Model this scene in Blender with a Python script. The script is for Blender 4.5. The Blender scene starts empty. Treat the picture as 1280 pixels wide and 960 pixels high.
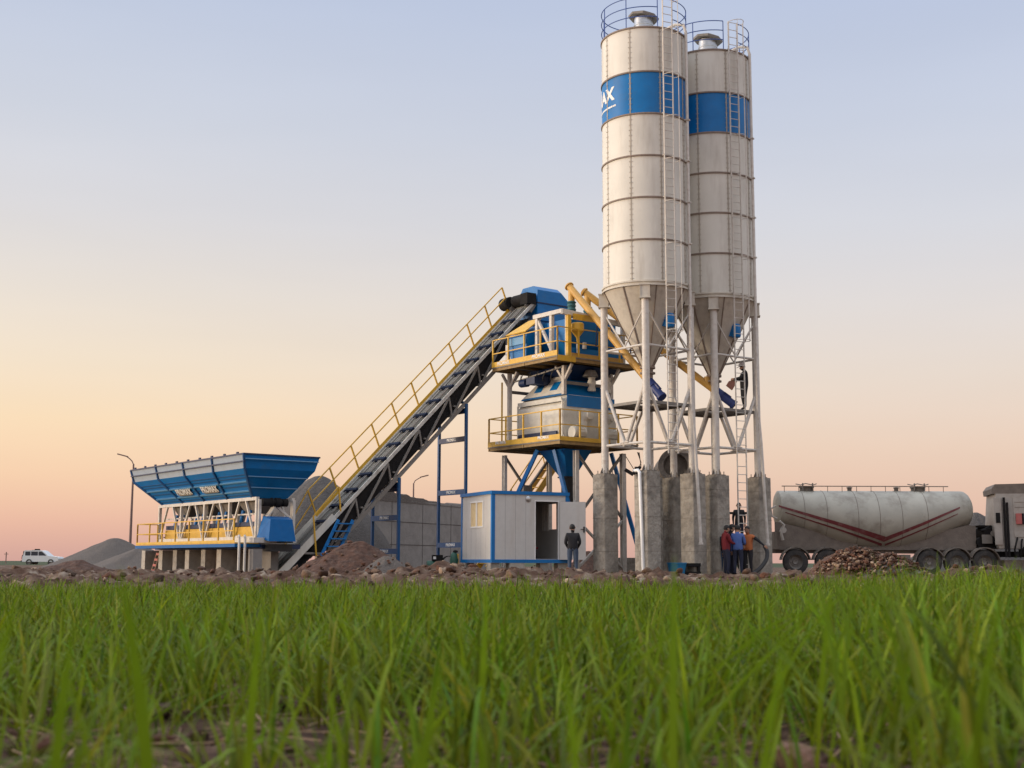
import bpy, bmesh, math, random
import numpy as np
from mathutils import Vector, Matrix
R = math.radians
random.seed(7); rng = np.random.default_rng(11)
S = bpy.context.scene
COL = S.collection

# ------------------------------------------------------------------ camera
cam_d = bpy.data.cameras.new('camera'); cam = bpy.data.objects.new('camera', cam_d); COL.objects.link(cam)
cam_d.lens = 45.0; cam_d.sensor_width = 36.0; cam_d.clip_start = 0.02; cam_d.clip_end = 6000
CAMZ = 0.35
M3 = Matrix.Rotation(R(90 + 7.93), 3, 'X') @ Matrix.Rotation(R(0.185), 3, 'Z')
cam.matrix_world = Matrix.Translation((0, 0, CAMZ)) @ M3.to_4x4()
cam_d.dof.use_dof = True; cam_d.dof.focus_distance = 38.0; cam_d.dof.aperture_fstop = 6.0
S.camera = cam

def at(px, py, Y):
    """world point seen at photo pixel (px,py) (1280x960) at world depth Y"""
    d = M3 @ Vector(((px - 640) / 1600, -(py - 480) / 1600, -1))
    return Vector((0, 0, CAMZ)) + d * (Y / d.y)

# ------------------------------------------------------------------ world
SUN_AZ = R(-98)      # from +Y towards +X (negative = left)
SUN_EL = R(3.0)
W = bpy.data.worlds.new('World'); S.world = W; W.use_nodes = True
nt = W.node_tree; N = nt.nodes; L = nt.links; N.clear()
def nd(t, **k):
    n = N.new(t)
    for a, b in k.items(): setattr(n, a, b)
    return n
def wm(op, a, b=None, c=None, clamp=False):
    n = nd('ShaderNodeMath', operation=op, use_clamp=clamp)
    for i, v in enumerate((a, b, c)):
        if v is None: continue
        if isinstance(v, (int, float)): n.inputs[i].default_value = v
        else: L.new(v, n.inputs[i])
    return n.outputs[0]
def lin(c):
    return tuple(((v / 255) / 12.92 if v / 255 <= .04045 else ((v / 255 + .055) / 1.055) ** 2.4) for v in c)
tc = nd('ShaderNodeTexCoord'); sp = nd('ShaderNodeSeparateXYZ'); L.new(tc.outputs['Generated'], sp.inputs[0])
el = wm('MULTIPLY', wm('ARCSINE', sp.outputs['Z']), 180 / math.pi)
fac = wm('DIVIDE', el, 90.0, clamp=True)
def ramp(stops):
    r = nd('ShaderNodeValToRGB'); e = r.color_ramp.elements
    while len(e) > 1: e.remove(e[-1])
    e[0].position = stops[0][0] / 90; e[0].color = (*lin(stops[0][1]), 1)
    for p, c in stops[1:]:
        x = e.new(p / 90); x.color = (*lin(c), 1)
    L.new(fac, r.inputs[0]); return r.outputs[0]
cool = ramp([(0, (214, 172, 160)), (2, (222, 184, 170)), (5, (228, 200, 186)), (8, (226, 209, 200)), (11, (220, 211, 210)), (14.5, (211, 210, 218)), (19, (199, 204, 221)), (24.5, (184, 194, 220)), (32, (178, 184, 196)), (90, (176, 178, 184))])
warm = ramp([(0, (214, 168, 158)), (1.6, (231, 184, 165)), (3.6, (242, 203, 174)), (6, (247, 217, 184)), (8.5, (240, 220, 198)), (11.5, (230, 218, 208)), (15, (218, 214, 217)), (19, (205, 208, 220)), (24.5, (190, 199, 221)), (32, (180, 186, 198)), (90, (176, 178, 184))])
hl = wm('SQRT', wm('ADD', wm('MULTIPLY', sp.outputs['X'], sp.outputs['X']), wm('ADD', wm('MULTIPLY', sp.outputs['Y'], sp.outputs['Y']), 1e-6)))
ax, ay = math.sin(R(-75)), math.cos(R(-75))
dt = wm('DIVIDE', wm('ADD', wm('MULTIPLY', sp.outputs['X'], ax), wm('MULTIPLY', sp.outputs['Y'], ay)), hl)
mf = nd('ShaderNodeMapRange'); mf.interpolation_type = 'SMOOTHSTEP'
L.new(dt, mf.inputs[0]); mf.inputs[1].default_value = -0.15; mf.inputs[2].default_value = 0.66
mx = nd('ShaderNodeMix', data_type='RGBA'); L.new(mf.outputs[0], mx.inputs[0]); L.new(cool, mx.inputs[6]); L.new(warm, mx.inputs[7])
# sky overhead and behind the camera boosted as added fill light on the plant
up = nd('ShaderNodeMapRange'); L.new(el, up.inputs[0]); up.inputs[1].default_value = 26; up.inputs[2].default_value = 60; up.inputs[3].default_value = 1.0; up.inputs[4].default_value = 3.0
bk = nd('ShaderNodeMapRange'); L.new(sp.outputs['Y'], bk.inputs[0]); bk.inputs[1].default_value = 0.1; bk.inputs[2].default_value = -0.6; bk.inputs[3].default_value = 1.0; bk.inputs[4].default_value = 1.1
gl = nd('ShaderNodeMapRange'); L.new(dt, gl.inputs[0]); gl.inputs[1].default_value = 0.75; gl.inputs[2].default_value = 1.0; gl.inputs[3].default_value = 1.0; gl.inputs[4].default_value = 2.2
# faint stretched cloud haze
nz = nd('ShaderNodeTexNoise'); mp = nd('ShaderNodeMapping'); mp.inputs['Scale'].default_value = (1.5, 1.5, 9); L.new(tc.outputs['Generated'], mp.inputs[0]); L.new(mp.outputs[0], nz.inputs[0]); nz.inputs['Scale'].default_value = 1.6; nz.inputs['Detail'].default_value = 3
hz = nd('ShaderNodeMapRange'); L.new(nz.outputs[0], hz.inputs[0]); hz.inputs[1].default_value = .3; hz.inputs[2].default_value = .7; hz.inputs[3].default_value = .975; hz.inputs[4].default_value = 1.02
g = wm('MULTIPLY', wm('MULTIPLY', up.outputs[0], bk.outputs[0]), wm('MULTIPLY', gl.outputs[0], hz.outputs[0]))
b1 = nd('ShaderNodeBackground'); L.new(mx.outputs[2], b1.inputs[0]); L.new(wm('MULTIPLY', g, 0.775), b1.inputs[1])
sky = nd('ShaderNodeTexSky', sky_type='NISHITA'); sky.sun_disc = False; sky.sun_elevation = SUN_EL; sky.sun_rotation = SUN_AZ; sky.dust_density = 2.0
b2 = nd('ShaderNodeBackground'); L.new(sky.outputs[0], b2.inputs[0]); b2.inputs[1].default_value = 0.05
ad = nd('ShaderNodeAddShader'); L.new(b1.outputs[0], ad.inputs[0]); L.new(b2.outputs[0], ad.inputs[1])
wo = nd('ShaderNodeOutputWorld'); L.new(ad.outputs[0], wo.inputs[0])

sd = bpy.data.lights.new('sun', 'SUN'); sun = bpy.data.objects.new('sun', sd); COL.objects.link(sun)
sd.energy = 2.3; sd.angle = R(16); sd.color = (1.0, 0.84, 0.66)
sdir = Vector((math.sin(SUN_AZ) * math.cos(SUN_EL), math.cos(SUN_AZ) * math.cos(SUN_EL), math.sin(SUN_EL)))
sun.rotation_euler = sdir.to_track_quat('Z', 'Y').to_euler()
S.view_settings.view_transform = 'Standard'; S.view_settings.look = 'None'; S.view_settings.gamma = 1.0
S.view_settings.exposure = 0.3; S.view_settings.use_curve_mapping = False

# ------------------------------------------------------------------ materials
MATS = {}
def mat(name, col, rough=.6, metal=0.0, var=.12, scale=6.0, dirt=None, dirt_amt=.0, dirt_scale=3.0, bump=0.0, streak=False, spec=.5, attr=None, transl=0.0, bscale=None):
    """procedural paint / metal / earth: base colour with noise variation and a second noise of dirt"""
    m = bpy.data.materials.new(name); m.use_nodes = True; t = m.node_tree; n = t.nodes; l = t.links
    b = n['Principled BSDF']; b.inputs['Roughness'].default_value = rough; b.inputs['Metallic'].default_value = metal
    b.inputs['Specular IOR Level'].default_value = spec
    co = n.new('ShaderNodeTexCoord')
    no = n.new('ShaderNodeTexNoise'); no.inputs['Scale'].default_value = scale; no.inputs['Detail'].default_value = 5; l.new(co.outputs['Object'], no.inputs[0])
    mr = n.new('ShaderNodeMapRange'); l.new(no.outputs[0], mr.inputs[0]); mr.inputs[1].default_value = .25; mr.inputs[2].default_value = .75; mr.inputs[3].default_value = 1 - var; mr.inputs[4].default_value = 1 + var
    mu = n.new('ShaderNodeMix'); mu.data_type = 'RGBA'; mu.blend_type = 'MULTIPLY'; mu.inputs[0].default_value = 1
    mu.inputs[6].default_value = (*col, 1); l.new(mr.outputs[0], mu.inputs[7])
    out = mu.outputs[2]
    if attr:
        at_ = n.new('ShaderNodeAttribute'); at_.attribute_name = attr
        m2 = n.new('ShaderNodeMix'); m2.data_type = 'RGBA'; m2.blend_type = 'MULTIPLY'; m2.inputs[0].default_value = 1
        l.new(out, m2.inputs[6]); l.new(at_.outputs['Color'], m2.inputs[7]); out = m2.outputs[2]
    if dirt:
        mp_ = n.new('ShaderNodeMapping'); l.new(co.outputs['Object'], mp_.inputs[0])
        if streak: mp_.inputs['Scale'].default_value = (1, 1, .16)
        n2 = n.new('ShaderNodeTexNoise'); n2.inputs['Scale'].default_value = dirt_scale; n2.inputs['Detail'].default_value = 6; n2.inputs['Roughness'].default_value = .65; l.new(mp_.outputs[0], n2.inputs[0])
        r2 = n.new('ShaderNodeMapRange'); l.new(n2.outputs[0], r2.inputs[0]); r2.inputs[1].default_value = .5; r2.inputs[2].default_value = .78; r2.inputs[3].default_value = 0; r2.inputs[4].default_value = dirt_amt
        m3 = n.new('ShaderNodeMix'); m3.data_type = 'RGBA'; l.new(r2.outputs[0], m3.inputs[0]); l.new(out, m3.inputs[6]); m3.inputs[7].default_value = (*dirt, 1); out = m3.outputs[2]
    l.new(out, b.inputs['Base Color'])
    if bump:
        n3 = n.new('ShaderNodeTexNoise'); n3.inputs['Scale'].default_value = bscale or scale * 4; n3.inputs['Detail'].default_value = 6; l.new(co.outputs['Object'], n3.inputs[0])
        bu = n.new('ShaderNodeBump'); bu.inputs['Strength'].default_value = bump; bu.inputs['Distance'].default_value = .05; l.new(n3.outputs[0], bu.inputs['Height']); l.new(bu.outputs[0], b.inputs['Normal'])
    if transl:
        tr = n.new('ShaderNodeBsdfTranslucent'); l.new(out, tr.inputs[0]); ms = n.new('ShaderNodeMixShader'); ms.inputs[0].default_value = transl
        l.new(b.outputs[0], ms.inputs[1]); l.new(tr.outputs[0], ms.inputs[2]); l.new(ms.outputs[0], n['Material Output'].inputs[0])
    MATS[name] = m
    return m
mat('cream', (.64, .62, .55), .5, dirt=(.30, .25, .19), dirt_amt=.5, dirt_scale=1.6, streak=True, var=.06, scale=1.2)
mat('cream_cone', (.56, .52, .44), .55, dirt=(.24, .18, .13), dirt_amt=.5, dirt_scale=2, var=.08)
mat('white_steel', (.58, .545, .49), .5, dirt=(.30, .20, .14), dirt_amt=.6, dirt_scale=5, var=.08)
mat('mixer_cream', (.66, .63, .55), .7, spec=.2, dirt=(.2, .17, .13), dirt_amt=.5, dirt_scale=3, var=.1)
mat('blue', (.001, .15, .42), .42, spec=.35, dirt=(.05, .11, .18), dirt_amt=.35, dirt_scale=3, var=.1, scale=2)
mat('blue_dark', (.003, .018, .07), .5, var=.15)
mat('blue_rail', (.02, .07, .28), .5, var=.05)
mat('blue_rib', (.10, .28, .48), .3, var=.05)
mat('sign_white', (.75, .75, .72), .5, dirt=(.35, .3, .25), dirt_amt=.5, dirt_scale=9)
mat('skirt', (.36, .43, .50), .35, dirt=(.2, .17, .14), dirt_amt=.3, var=.06)
mat('yellow', (.62, .36, .03), .45, dirt=(.22, .13, .05), dirt_amt=.45, dirt_scale=4, var=.1)
mat('yellow_dull', (.58, .33, .07), .5, dirt=(.2, .13, .06), dirt_amt=.5, dirt_scale=3, var=.12)
mat('rust', (.23, .18, .145), .8, var=.25, scale=14)
mat('steel', (.20, .185, .165), .6, metal=.1, dirt=(.14, .09, .06), dirt_amt=.5, dirt_scale=4)
mat('seam', (.38, .34, .28), .7, var=.25, scale=5)
mat('joist_paint', (.30, .19, .07), .7, dirt=(.12, .09, .06), dirt_amt=.7, dirt_scale=4, var=.2)
mat('conveyor_grey', (.52, .50, .45), .55, dirt=(.14, .12, .1), dirt_amt=.7, dirt_scale=4, var=.15)
mat('navy', (.008, .022, .12), .5, var=.1)
mat('trestle_blue', (.004, .07, .20), .45, dirt=(.05, .08, .12), dirt_amt=.4, var=.1)
mat('navy_dark', (.004, .010, .03), .7, var=.1, spec=.15)
mat('chute_blue', (.001, .10, .30), .5, dirt=(.05, .08, .12), dirt_amt=.4, spec=.2)
mat('zinc', (.55, .55, .54), .3, metal=.85, var=.15, scale=8)
mat('dark', (.016, .015, .015), .8, var=.3, spec=.15)
mat('rubber', (.030, .029, .029), .75, var=.25, scale=12)
mat('tyre', (.035, .033, .031), .85, dirt=(.13, .11, .09), dirt_amt=.6, dirt_scale=5, var=.2)
mat('belt', (.19, .19, .165), .7, dirt=(.3, .28, .25), dirt_amt=.6, dirt_scale=5, var=.2)
mat('concrete', (.31, .28, .235), .9, dirt=(.10, .085, .072), dirt_amt=.9, dirt_scale=1.7, var=.3, scale=4.5, bump=.8, bscale=10)
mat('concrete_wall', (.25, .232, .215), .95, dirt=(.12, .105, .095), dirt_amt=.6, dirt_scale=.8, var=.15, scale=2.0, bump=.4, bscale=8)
mat('concrete_light', (.42, .38, .32), .9, dirt=(.18, .15, .12), dirt_amt=.6, dirt_scale=3, var=.2, scale=4, bump=.4)
mat('gravel', (.105, .087, .074), .95, var=.35, scale=22, bump=1.0, bscale=14, dirt=(.09, .075, .07), dirt_amt=.6, dirt_scale=2)
mat('gravel_dark', (.075, .066, .060), .95, var=.4, scale=16, bump=1.0, bscale=10)
mat('red_earth', (.070, .032, .019), .95, var=.45, scale=6, bump=1.0, bscale=12, dirt=(.15, .10, .075), dirt_amt=.6, dirt_scale=5)
mat('rock', (.19, .138, .10), .9, var=.3, scale=7, bump=.8, bscale=20, attr='tint')
mat('panel', (.56, .545, .51), .45, dirt=(.42, .35, .28), dirt_amt=.35, dirt_scale=2, streak=True, var=.04)
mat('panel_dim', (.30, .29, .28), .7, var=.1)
mat('curtain', (.62, .60, .56), .9, var=.1, scale=10)
mat('shade', (.72, .55, .30), .9, var=.08)
mat('white_frame', (.78, .77, .74), .4, var=.03)
mat('tank', (.38, .36, .30), .5, dirt=(.15, .12, .09), dirt_amt=.9, dirt_scale=1.1, var=.14, scale=1.5)
mat('tank_dust', (.17, .14, .115), .8, dirt=(.13, .11, .09), dirt_amt=.8, dirt_scale=2.5, var=.2, scale=4, bump=.3)
mat('red_stripe', (.16, .03, .035), .5, dirt=(.3, .22, .2), dirt_amt=.5, dirt_scale=4)
mat('truck_white', (.38, .35, .31), .5, dirt=(.25, .2, .16), dirt_amt=.7, dirt_scale=2.5, var=.1)
mat('red_lens', (.42, .10, .09), .4, dirt=(.3, .2, .18), dirt_amt=.5)
mat('car_white', (.60, .62, .64), .3, var=.04)
mat('glass_dark', (.02, .035, .05), .12, var=.1)
mat('drum', (.17, .145, .12), .75, dirt=(.07, .06, .05), dirt_amt=.8, dirt_scale=2.5, var=.3, scale=3, bump=.4)
mat('teal', (.02, .10, .11), .6, dirt=(.06, .06, .06), dirt_amt=.5)
mat('skin', (.36, .20, .13), .6, var=.05)
mat('hair', (.012, .010, .009), .7, var=.2)
mat('jacket_black', (.010, .010, .013), .85, var=.25, scale=9)
mat('jeans', (.05, .075, .12), .9, var=.2, scale=9)
mat('jeans_dark', (.018, .022, .045), .9, var=.2, scale=9)
mat('sweater_red', (.16, .012, .018), .9, var=.15, scale=9)
mat('shirt_blue', (.07, .13, .36), .85, var=.12, scale=9)
mat('vest_orange', (.40, .12, .035), .8, var=.12, scale=9)
mat('shoe', (.03, .025, .022), .7, var=.1)
mat('cap', (.35, .30, .28), .8, var=.1)
mat('box_brown', (.25, .11, .08), .8, var=.1)
mat('tub', (.01, .17, .36), .45, var=.05)
mat('green_paint', (.02, .09, .06), .5, var=.15)
mat('pole_steel', (.16, .10, .09), .6, var=.1)
mat('ply', (.34, .235, .16), .85, var=.2, scale=5, dirt=(.15, .1, .08), dirt_amt=.5)

# ------------------------------------------------------------------ mesh helpers
class MB:
    def __init__(s): s.v = []; s.f = []
    def add(s, vs, fs):
        o = len(s.v); s.v += [tuple(v) for v in vs]; s.f += [tuple(i + o for i in f) for f in fs]; return s
    def hexa(s, p):      # 8 points: bottom 4 ccw, top 4 ccw
        return s.add(p, [(3, 2, 1, 0), (4, 5, 6, 7), (0, 1, 5, 4), (1, 2, 6, 5), (2, 3, 7, 6), (3, 0, 4, 7)])
    def box(s, x0, x1, y0, y1, z0, z1):
        return s.hexa([(x0, y0, z0), (x1, y0, z0), (x1, y1, z0), (x0, y1, z0), (x0, y0, z1), (x1, y0, z1), (x1, y1, z1), (x0, y1, z1)])
    def beam(s, p, q, w, h, up=(0, 0, 1)):
        p = Vector(p); q = Vector(q); d = (q - p).normalized(); u = Vector(up)
        a = d.cross(u)
        if a.length < 1e-4: a = d.cross(Vector((1, 0, 0)))
        a.normalize(); b = a.cross(d).normalized(); a *= w / 2; b *= h / 2
        return s.hexa([p - a - b, p + a - b, q + a - b, q - a - b, p - a + b, p + a + b, q + a + b, q - a + b])
    def tube(s, p, q, r, n=8, r2=None, cap=True):
        return s.path([p, q], r, n, cap, r2)
    def path(s, pts, r, n=8, cap=True, r2=None):
        pts = [Vector(p) for p in pts]; m = len(pts); ring = []
        ref = None
        for i in range(m):
            d = (pts[min(i + 1, m - 1)] - pts[max(i - 1, 0)]).normalized()
            if ref is None:
                ref = d.orthogonal().normalized()
            ref = (ref - d * ref.dot(d)).normalized(); b = d.cross(ref)
            rr = r if r2 is None else r + (r2 - r) * i / (m - 1)
            ring += [pts[i] + (ref * math.cos(2 * math.pi * k / n) + b * math.sin(2 * math.pi * k / n)) * rr for k in range(n)]
        fs = [(i * n + k, i * n + (k + 1) % n, (i + 1) * n + (k + 1) % n, (i + 1) * n + k) for i in range(m - 1) for k in range(n)]
        if cap: fs += [tuple(range(n))[::-1], tuple((m - 1) * n + k for k in range(n))]
        return s.add(ring, fs)
    def lathe(s, prof, n=48, c=(0, 0, 0), mtx=None, close=True, a0=0, a1=360):
        full = abs(a1 - a0 - 360) < 1e-6; k = n if full else n + 1
        vs = []
        for (r, z) in prof:
            for i in range(k):
                t = R(a0 + (a1 - a0) * i / n); v = Vector((r * math.cos(t), r * math.sin(t), z))
                if mtx: v = mtx @ v
                vs.append(v + Vector(c))
        fs = []
        for j in range(len(prof) - 1):
            for i in range(n):
                i2 = (i + 1) % k if full else i + 1
                fs.append((j * k + i, j * k + i2, (j + 1) * k + i2, (j + 1) * k + i))
        if close and full:
            fs.append(tuple(range(k))[::-1]); fs.append(tuple((len(prof) - 1) * k + i for i in range(k)))
        return s.add(vs, fs)
    def prism(s, pts2, x0, x1, axis='x', f=None):
        """extrude a 2D outline; axis x: pts are (y,z); axis y: pts are (x,z)"""
        n = len(pts2)
        def P(t, q): return (t, q[0], q[1]) if axis == 'x' else ((q[0], t, q[1]) if axis == 'y' else (q[0], q[1], t))
        return s.add([P(x0, q) for q in pts2] + [P(x1, q) for q in pts2],
                     [tuple(range(n)), tuple(range(n, 2 * n))[::-1]] + [(i, i + n, (i + 1) % n + n, (i + 1) % n) for i in range(n)])
    def build(s, name, m, parent=None, angle=35, kind=None):
        me = bpy.data.meshes.new(name); me.from_pydata(s.v, [], s.f); me.materials.append(MATS[m] if isinstance(m, str) else m)
        bm = bmesh.new(); bm.from_mesh(me); bmesh.ops.recalc_face_normals(bm, faces=bm.faces); bm.to_mesh(me); bm.free()
        me.polygons.foreach_set('use_smooth', [True] * len(me.polygons))
        try: me.set_sharp_from_angle(angle=R(angle))
        except Exception: pass
        o = bpy.data.objects.new(name, me); COL.objects.link(o)
        if parent: o.parent = parent
        if kind: o['kind'] = kind
        return o
def tag(o, label, cat, group=None):
    o['label'] = label; o['category'] = cat
    if group: o['group'] = group
    if 'kind' not in o and o.name.split('.')[0] not in ('wheat', 'rubble', 'straw'): o['kind'] = 'thing'
    return o
def thing(name, label, cat, loc=(0, 0, 0), deg=0, group=None):
    o = bpy.data.objects.new(name, None); COL.objects.link(o); o.location = loc; o.rotation_euler = (0, 0, R(deg)); o.empty_display_size = .2
    return tag(o, label, cat, group)
def copy_tree(o, parent=None):
    c = o.copy(); COL.objects.link(c)
    if parent: c.parent = parent
    for ch in list(o.children): copy_tree(ch, c)
    return c
def text_mesh(txt, size, name, m, parent, fn, bold=.0):
    """writing as thin mesh; fn maps flat (x,y,extrude) to local space"""
    cu = bpy.data.curves.new('t', 'FONT'); cu.body = txt; cu.size = size; cu.extrude = .004; cu.offset = bold; cu.align_x = 'CENTER'; cu.align_y = 'CENTER'; cu.resolution_u = 3
    to = bpy.data.objects.new('t', cu); COL.objects.link(to); dg = bpy.context.evaluated_depsgraph_get()
    me = bpy.data.meshes.new_from_object(to.evaluated_get(dg)); bpy.data.objects.remove(to); bpy.data.curves.remove(cu)
    for v in me.vertices: v.co = fn(v.co.x, v.co.y, v.co.z)
    me.materials.clear(); me.materials.append(MATS[m]); me.name = name
    o = bpy.data.objects.new(name, me); COL.objects.link(o); o.parent = parent
    return o

# ------------------------------------------------------------------ numpy noise
def vnoise(x, y, seed=0):
    xi = np.floor(x).astype(np.int64); yi = np.floor(y).astype(np.int64); xf = x - xi; yf = y - yi
    def h(a, b):
        n = (a * 374761393 + b * 668265263 + seed * 1442695041) & 0x7fffffff
        n = ((n ^ (n >> 13)) * 1274126177) & 0x7fffffff
        return ((n ^ (n >> 16)) & 0xffff) / 65535.0
    u = xf * xf * (3 - 2 * xf); v = yf * yf * (3 - 2 * yf)
    return (h(xi, yi) * (1 - u) + h(xi + 1, yi) * u) * (1 - v) + (h(xi, yi + 1) * (1 - u) + h(xi + 1, yi + 1) * u) * v
def fbm(x, y, o=4, seed=0):
    s = 0; a = .5
    for i in range(o): s = s + a * (vnoise(x, y, seed + i * 17) - .5); x = x * 2.03; y = y * 2.03; a *= .55
    return s
def smooth(a, b, x):
    t = np.clip((x - a) / (b - a), 0, 1); return t * t * (3 - 2 * t)
def bump_(X, Y, cx, cy, rx, ry, h):
    return h * np.exp(-(((X - cx) / rx) ** 2 + ((Y - cy) / ry) ** 2))
BERMS = []
for (px, Y, dz, rx, ry) in [(20, 36, .20, 3.5, 2), (75, 30, .10, 2, 1.5), (190, 33, .16, 1.6, 1.5), (250, 36, .10, 2, 2), (330, 33, .05, 2.5, 2), (450, 34, .12, 3.0, 2),
                            (540, 38, .32, 1.8, 1.8), (585, 37, .12, 1.2, 1.5), (620, 36, .10, 1.4, 1.4), (665, 34, .12, 1.2, 1.2), (715, 36, .24, 1.2, 1.2), (790, 38, .12, 2.0, 1.6), (880, 37, .10, 2.5, 1.5), (970, 36, .08, 2, 1.5), (1165, 31, .20, 1.2, 1.2), (1215, 31, .16, 1.0, 1.2), (1262, 32, .20, 1.3, 1.3), (1000, 33, .12, 1.4, 1.2)]:
    p = at(px, 703, Y); BERMS.append((p.x, Y, rx, ry, dz))
EDGE = 12.0
def hgt(X, Y):
    X = np.asarray(X, float); Y = np.asarray(Y, float)
    fld = 1 - smooth(EDGE - 1, EDGE + 2, Y)
    rub = smooth(EDGE, EDGE + 3, Y) * (1 - smooth(43, 46, Y))
    z = -.10 * smooth(12, 40, Y)
    z = z + fld * (.06 * fbm(X * 4, Y * 4, 4, 3) + .045 * fbm(X * 15, Y * 15, 3, 5))
    z = z + rub * (.30 * fbm(X * .7, Y * .5, 3, 9) + .75 * np.abs(fbm(X * 1.9, Y * 1.5, 5, 21)) + .16 * fbm(X * 6, Y * 4, 4, 41) - .13)
    for (cx, cy, rx, ry, dz) in BERMS: z = z + rub * bump_(X, Y, cx, cy, rx, ry, dz)
    yard = smooth(43, 46, Y) * (1 - smooth(120, 200, Y))
    z = z + yard * .05 * fbm(X * .8, Y * .8, 3, 31)
    return z

# ------------------------------------------------------------------ ground sheet
def ground():
    ys = np.concatenate([np.linspace(-12, 0.2, 20, endpoint=False), np.geomspace(.2, 12, 230, endpoint=False), np.linspace(12, 48, 330, endpoint=False), np.geomspace(48, 4000, 60)])
    t = np.linspace(-1, 1, 441)
    XX = []; 
    for y in ys:
        w = (3.5 + .62 * max(y, 0)); tt = t * w
        e = np.abs(t) > .9; tt = np.where(e, np.sign(t) * (w * .9 + (np.abs(t) - .9) / .1 * (4000 - w * .9) * ((np.abs(t) - .9) / .1) ** 2), tt)
        XX.append(tt)
    X = np.array(XX); Y = np.repeat(ys[:, None], len(t), 1); Z = hgt(X, Y)
    v = np.stack([X, Y, Z], -1).reshape(-1, 3); nr, nc = X.shape
    idx = np.arange(nr * nc).reshape(nr, nc); q = np.stack([idx[:-1, :-1], idx[:-1, 1:], idx[1:, 1:], idx[1:, :-1]], -1).reshape(-1, 4)
    me = bpy.data.meshes.new('ground'); me.vertices.add(len(v)); me.vertices.foreach_set('co', v.ravel()); me.loops.add(q.size); me.loops.foreach_set('vertex_index', q.ravel().astype(np.int32))
    me.polygons.add(len(q)); me.polygons.foreach_set('loop_start', np.arange(0, q.size, 4, dtype=np.int32)); me.update(); me.validate()
    me.polygons.foreach_set('use_smooth', [True] * len(me.polygons))
    o = bpy.data.objects.new('ground', me); COL.objects.link(o); o['kind'] = 'structure'
    m = bpy.data.materials.new('soil'); m.use_nodes = True; n = m.node_tree.nodes; l = m.node_tree.links; b = n['Principled BSDF']; b.inputs['Roughness'].default_value = .95; b.inputs['Specular IOR Level'].default_value = .2
    co = n.new('ShaderNodeTexCoord'); s = n.new('ShaderNodeSeparateXYZ'); l.new(co.outputs['Object'], s.inputs[0])
    def noise(sc, d=6):
        a = n.new('ShaderNodeTexNoise'); a.inputs['Scale'].default_value = sc; a.inputs['Detail'].default_value = d; a.inputs['Roughness'].default_value = .65; l.new(co.outputs['Object'], a.inputs[0]); return a.outputs[0]
    def rmp(src, st):
        r = n.new('ShaderNodeValToRGB'); e = r.color_ramp.elements
        e[0].position = st[0][0]; e[0].color = (*st[0][1], 1); e[1].position = st[-1][0]; e[1].color = (*st[-1][1], 1)
        for p_, c_ in st[1:-1]: x = e.new(p_); x.color = (*c_, 1)
        l.new(src, r.inputs[0]); return r.outputs[0]
    near = rmp(noise(9), [(.32, (.028, .014, .009)), (.5, (.085, .047, .029)), (.7, (.19, .125, .085))])
    rub = rmp(noise(1.3, 8), [(.32, (.040, .020, .013)), (.45, (.085, .045, .028)), (.56, (.14, .09, .062)), (.66, (.27, .215, .165))])
    far = rmp(noise(.05), [(.4, (.06, .065, .04)), (.6, (.045, .07, .025))])
    def mixat(a, b_, y0, y1):
        r = n.new('ShaderNodeMapRange'); l.new(s.outputs['Y'], r.inputs[0]); r.inputs[1].default_value = y0; r.inputs[2].default_value = y1
        k = n.new('ShaderNodeMix'); k.data_type = 'RGBA'; l.new(r.outputs[0], k.inputs[0]); l.new(a, k.inputs[6]); l.new(b_, k.inputs[7]); return k.outputs[2]
    c = mixat(mixat(near, rub, 10, 14), far, 120, 150); l.new(c, b.inputs['Base Color'])
    bu = n.new('ShaderNodeBump'); bu.inputs['Strength'].default_value = .8; bu.inputs['Distance'].default_value = .04; l.new(noise(14, 8), bu.inputs['Height']); l.new(bu.outputs[0], b.inputs['Normal'])
    me.materials.append(m)
ground()

def heap(name, label, cx, cy, rx, ry, h, m, seed, rough=.12, skew=0.0, z0=-.25, deg=0, power=1.25, cat='heap', n=90, group=None):
    """a tipped pile of loose material: radial grid, conical with rounded top, lumpy"""
    rings = 46; vs = []; fs = []
    for i in range(rings + 1):
        s_ = i / rings
        for k in range(n):
            a = 2 * math.pi * k / n; x = math.cos(a) * s_; y = math.sin(a) * s_
            vs.append((x, y, s_))
    A = np.array(vs); X = A[:, 0] * rx; Y = A[:, 1] * ry; s_ = A[:, 2]
    edge = 1 + .35 * fbm(np.cos(np.arctan2(Y, X)) * 1.7 + seed, np.sin(np.arctan2(Y, X)) * 1.7, 3, seed)
    X *= edge; Y *= edge
    prof = (1 - np.sqrt(s_ ** 2 + .012) + .11 * 0) ; prof = np.clip(prof + .11, 0, 1) ** power
    Z = z0 + (h - z0) * prof + rough * fbm(X * 1.3 + seed, Y * 1.3, 5, seed + 2) * (1 - s_ ** 4) * 1.2
    X = X + skew * prof
    c, sn = math.cos(R(deg)), math.sin(R(deg))
    V = [(x * c - y * sn, x * sn + y * c, z) for x, y, z in zip(X, Y, Z)]
    for i in range(rings):
        for k in range(n): fs.append((i * n + k, i * n + (k + 1) % n, (i + 1) * n + (k + 1) % n, (i + 1) * n + k))
    b = MB().add(V, fs); o = b.build(name, m, angle=80); o.location = (cx, cy, 0)
    return tag(o, label, cat, group)
p = at(143, 703, 78); heap('gravel_heap', 'large smooth grey gravel heap left of the aggregate bins', p.x, 78, 4.4, 4, 1.72, 'gravel', 3, .1)
p = at(165, 703, 74); heap('gravel_heap', 'low grey gravel heap running behind the bin foundations', p.x + .6, 74, 3.6, 3, 1.15, 'gravel', 8, .12)
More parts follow.
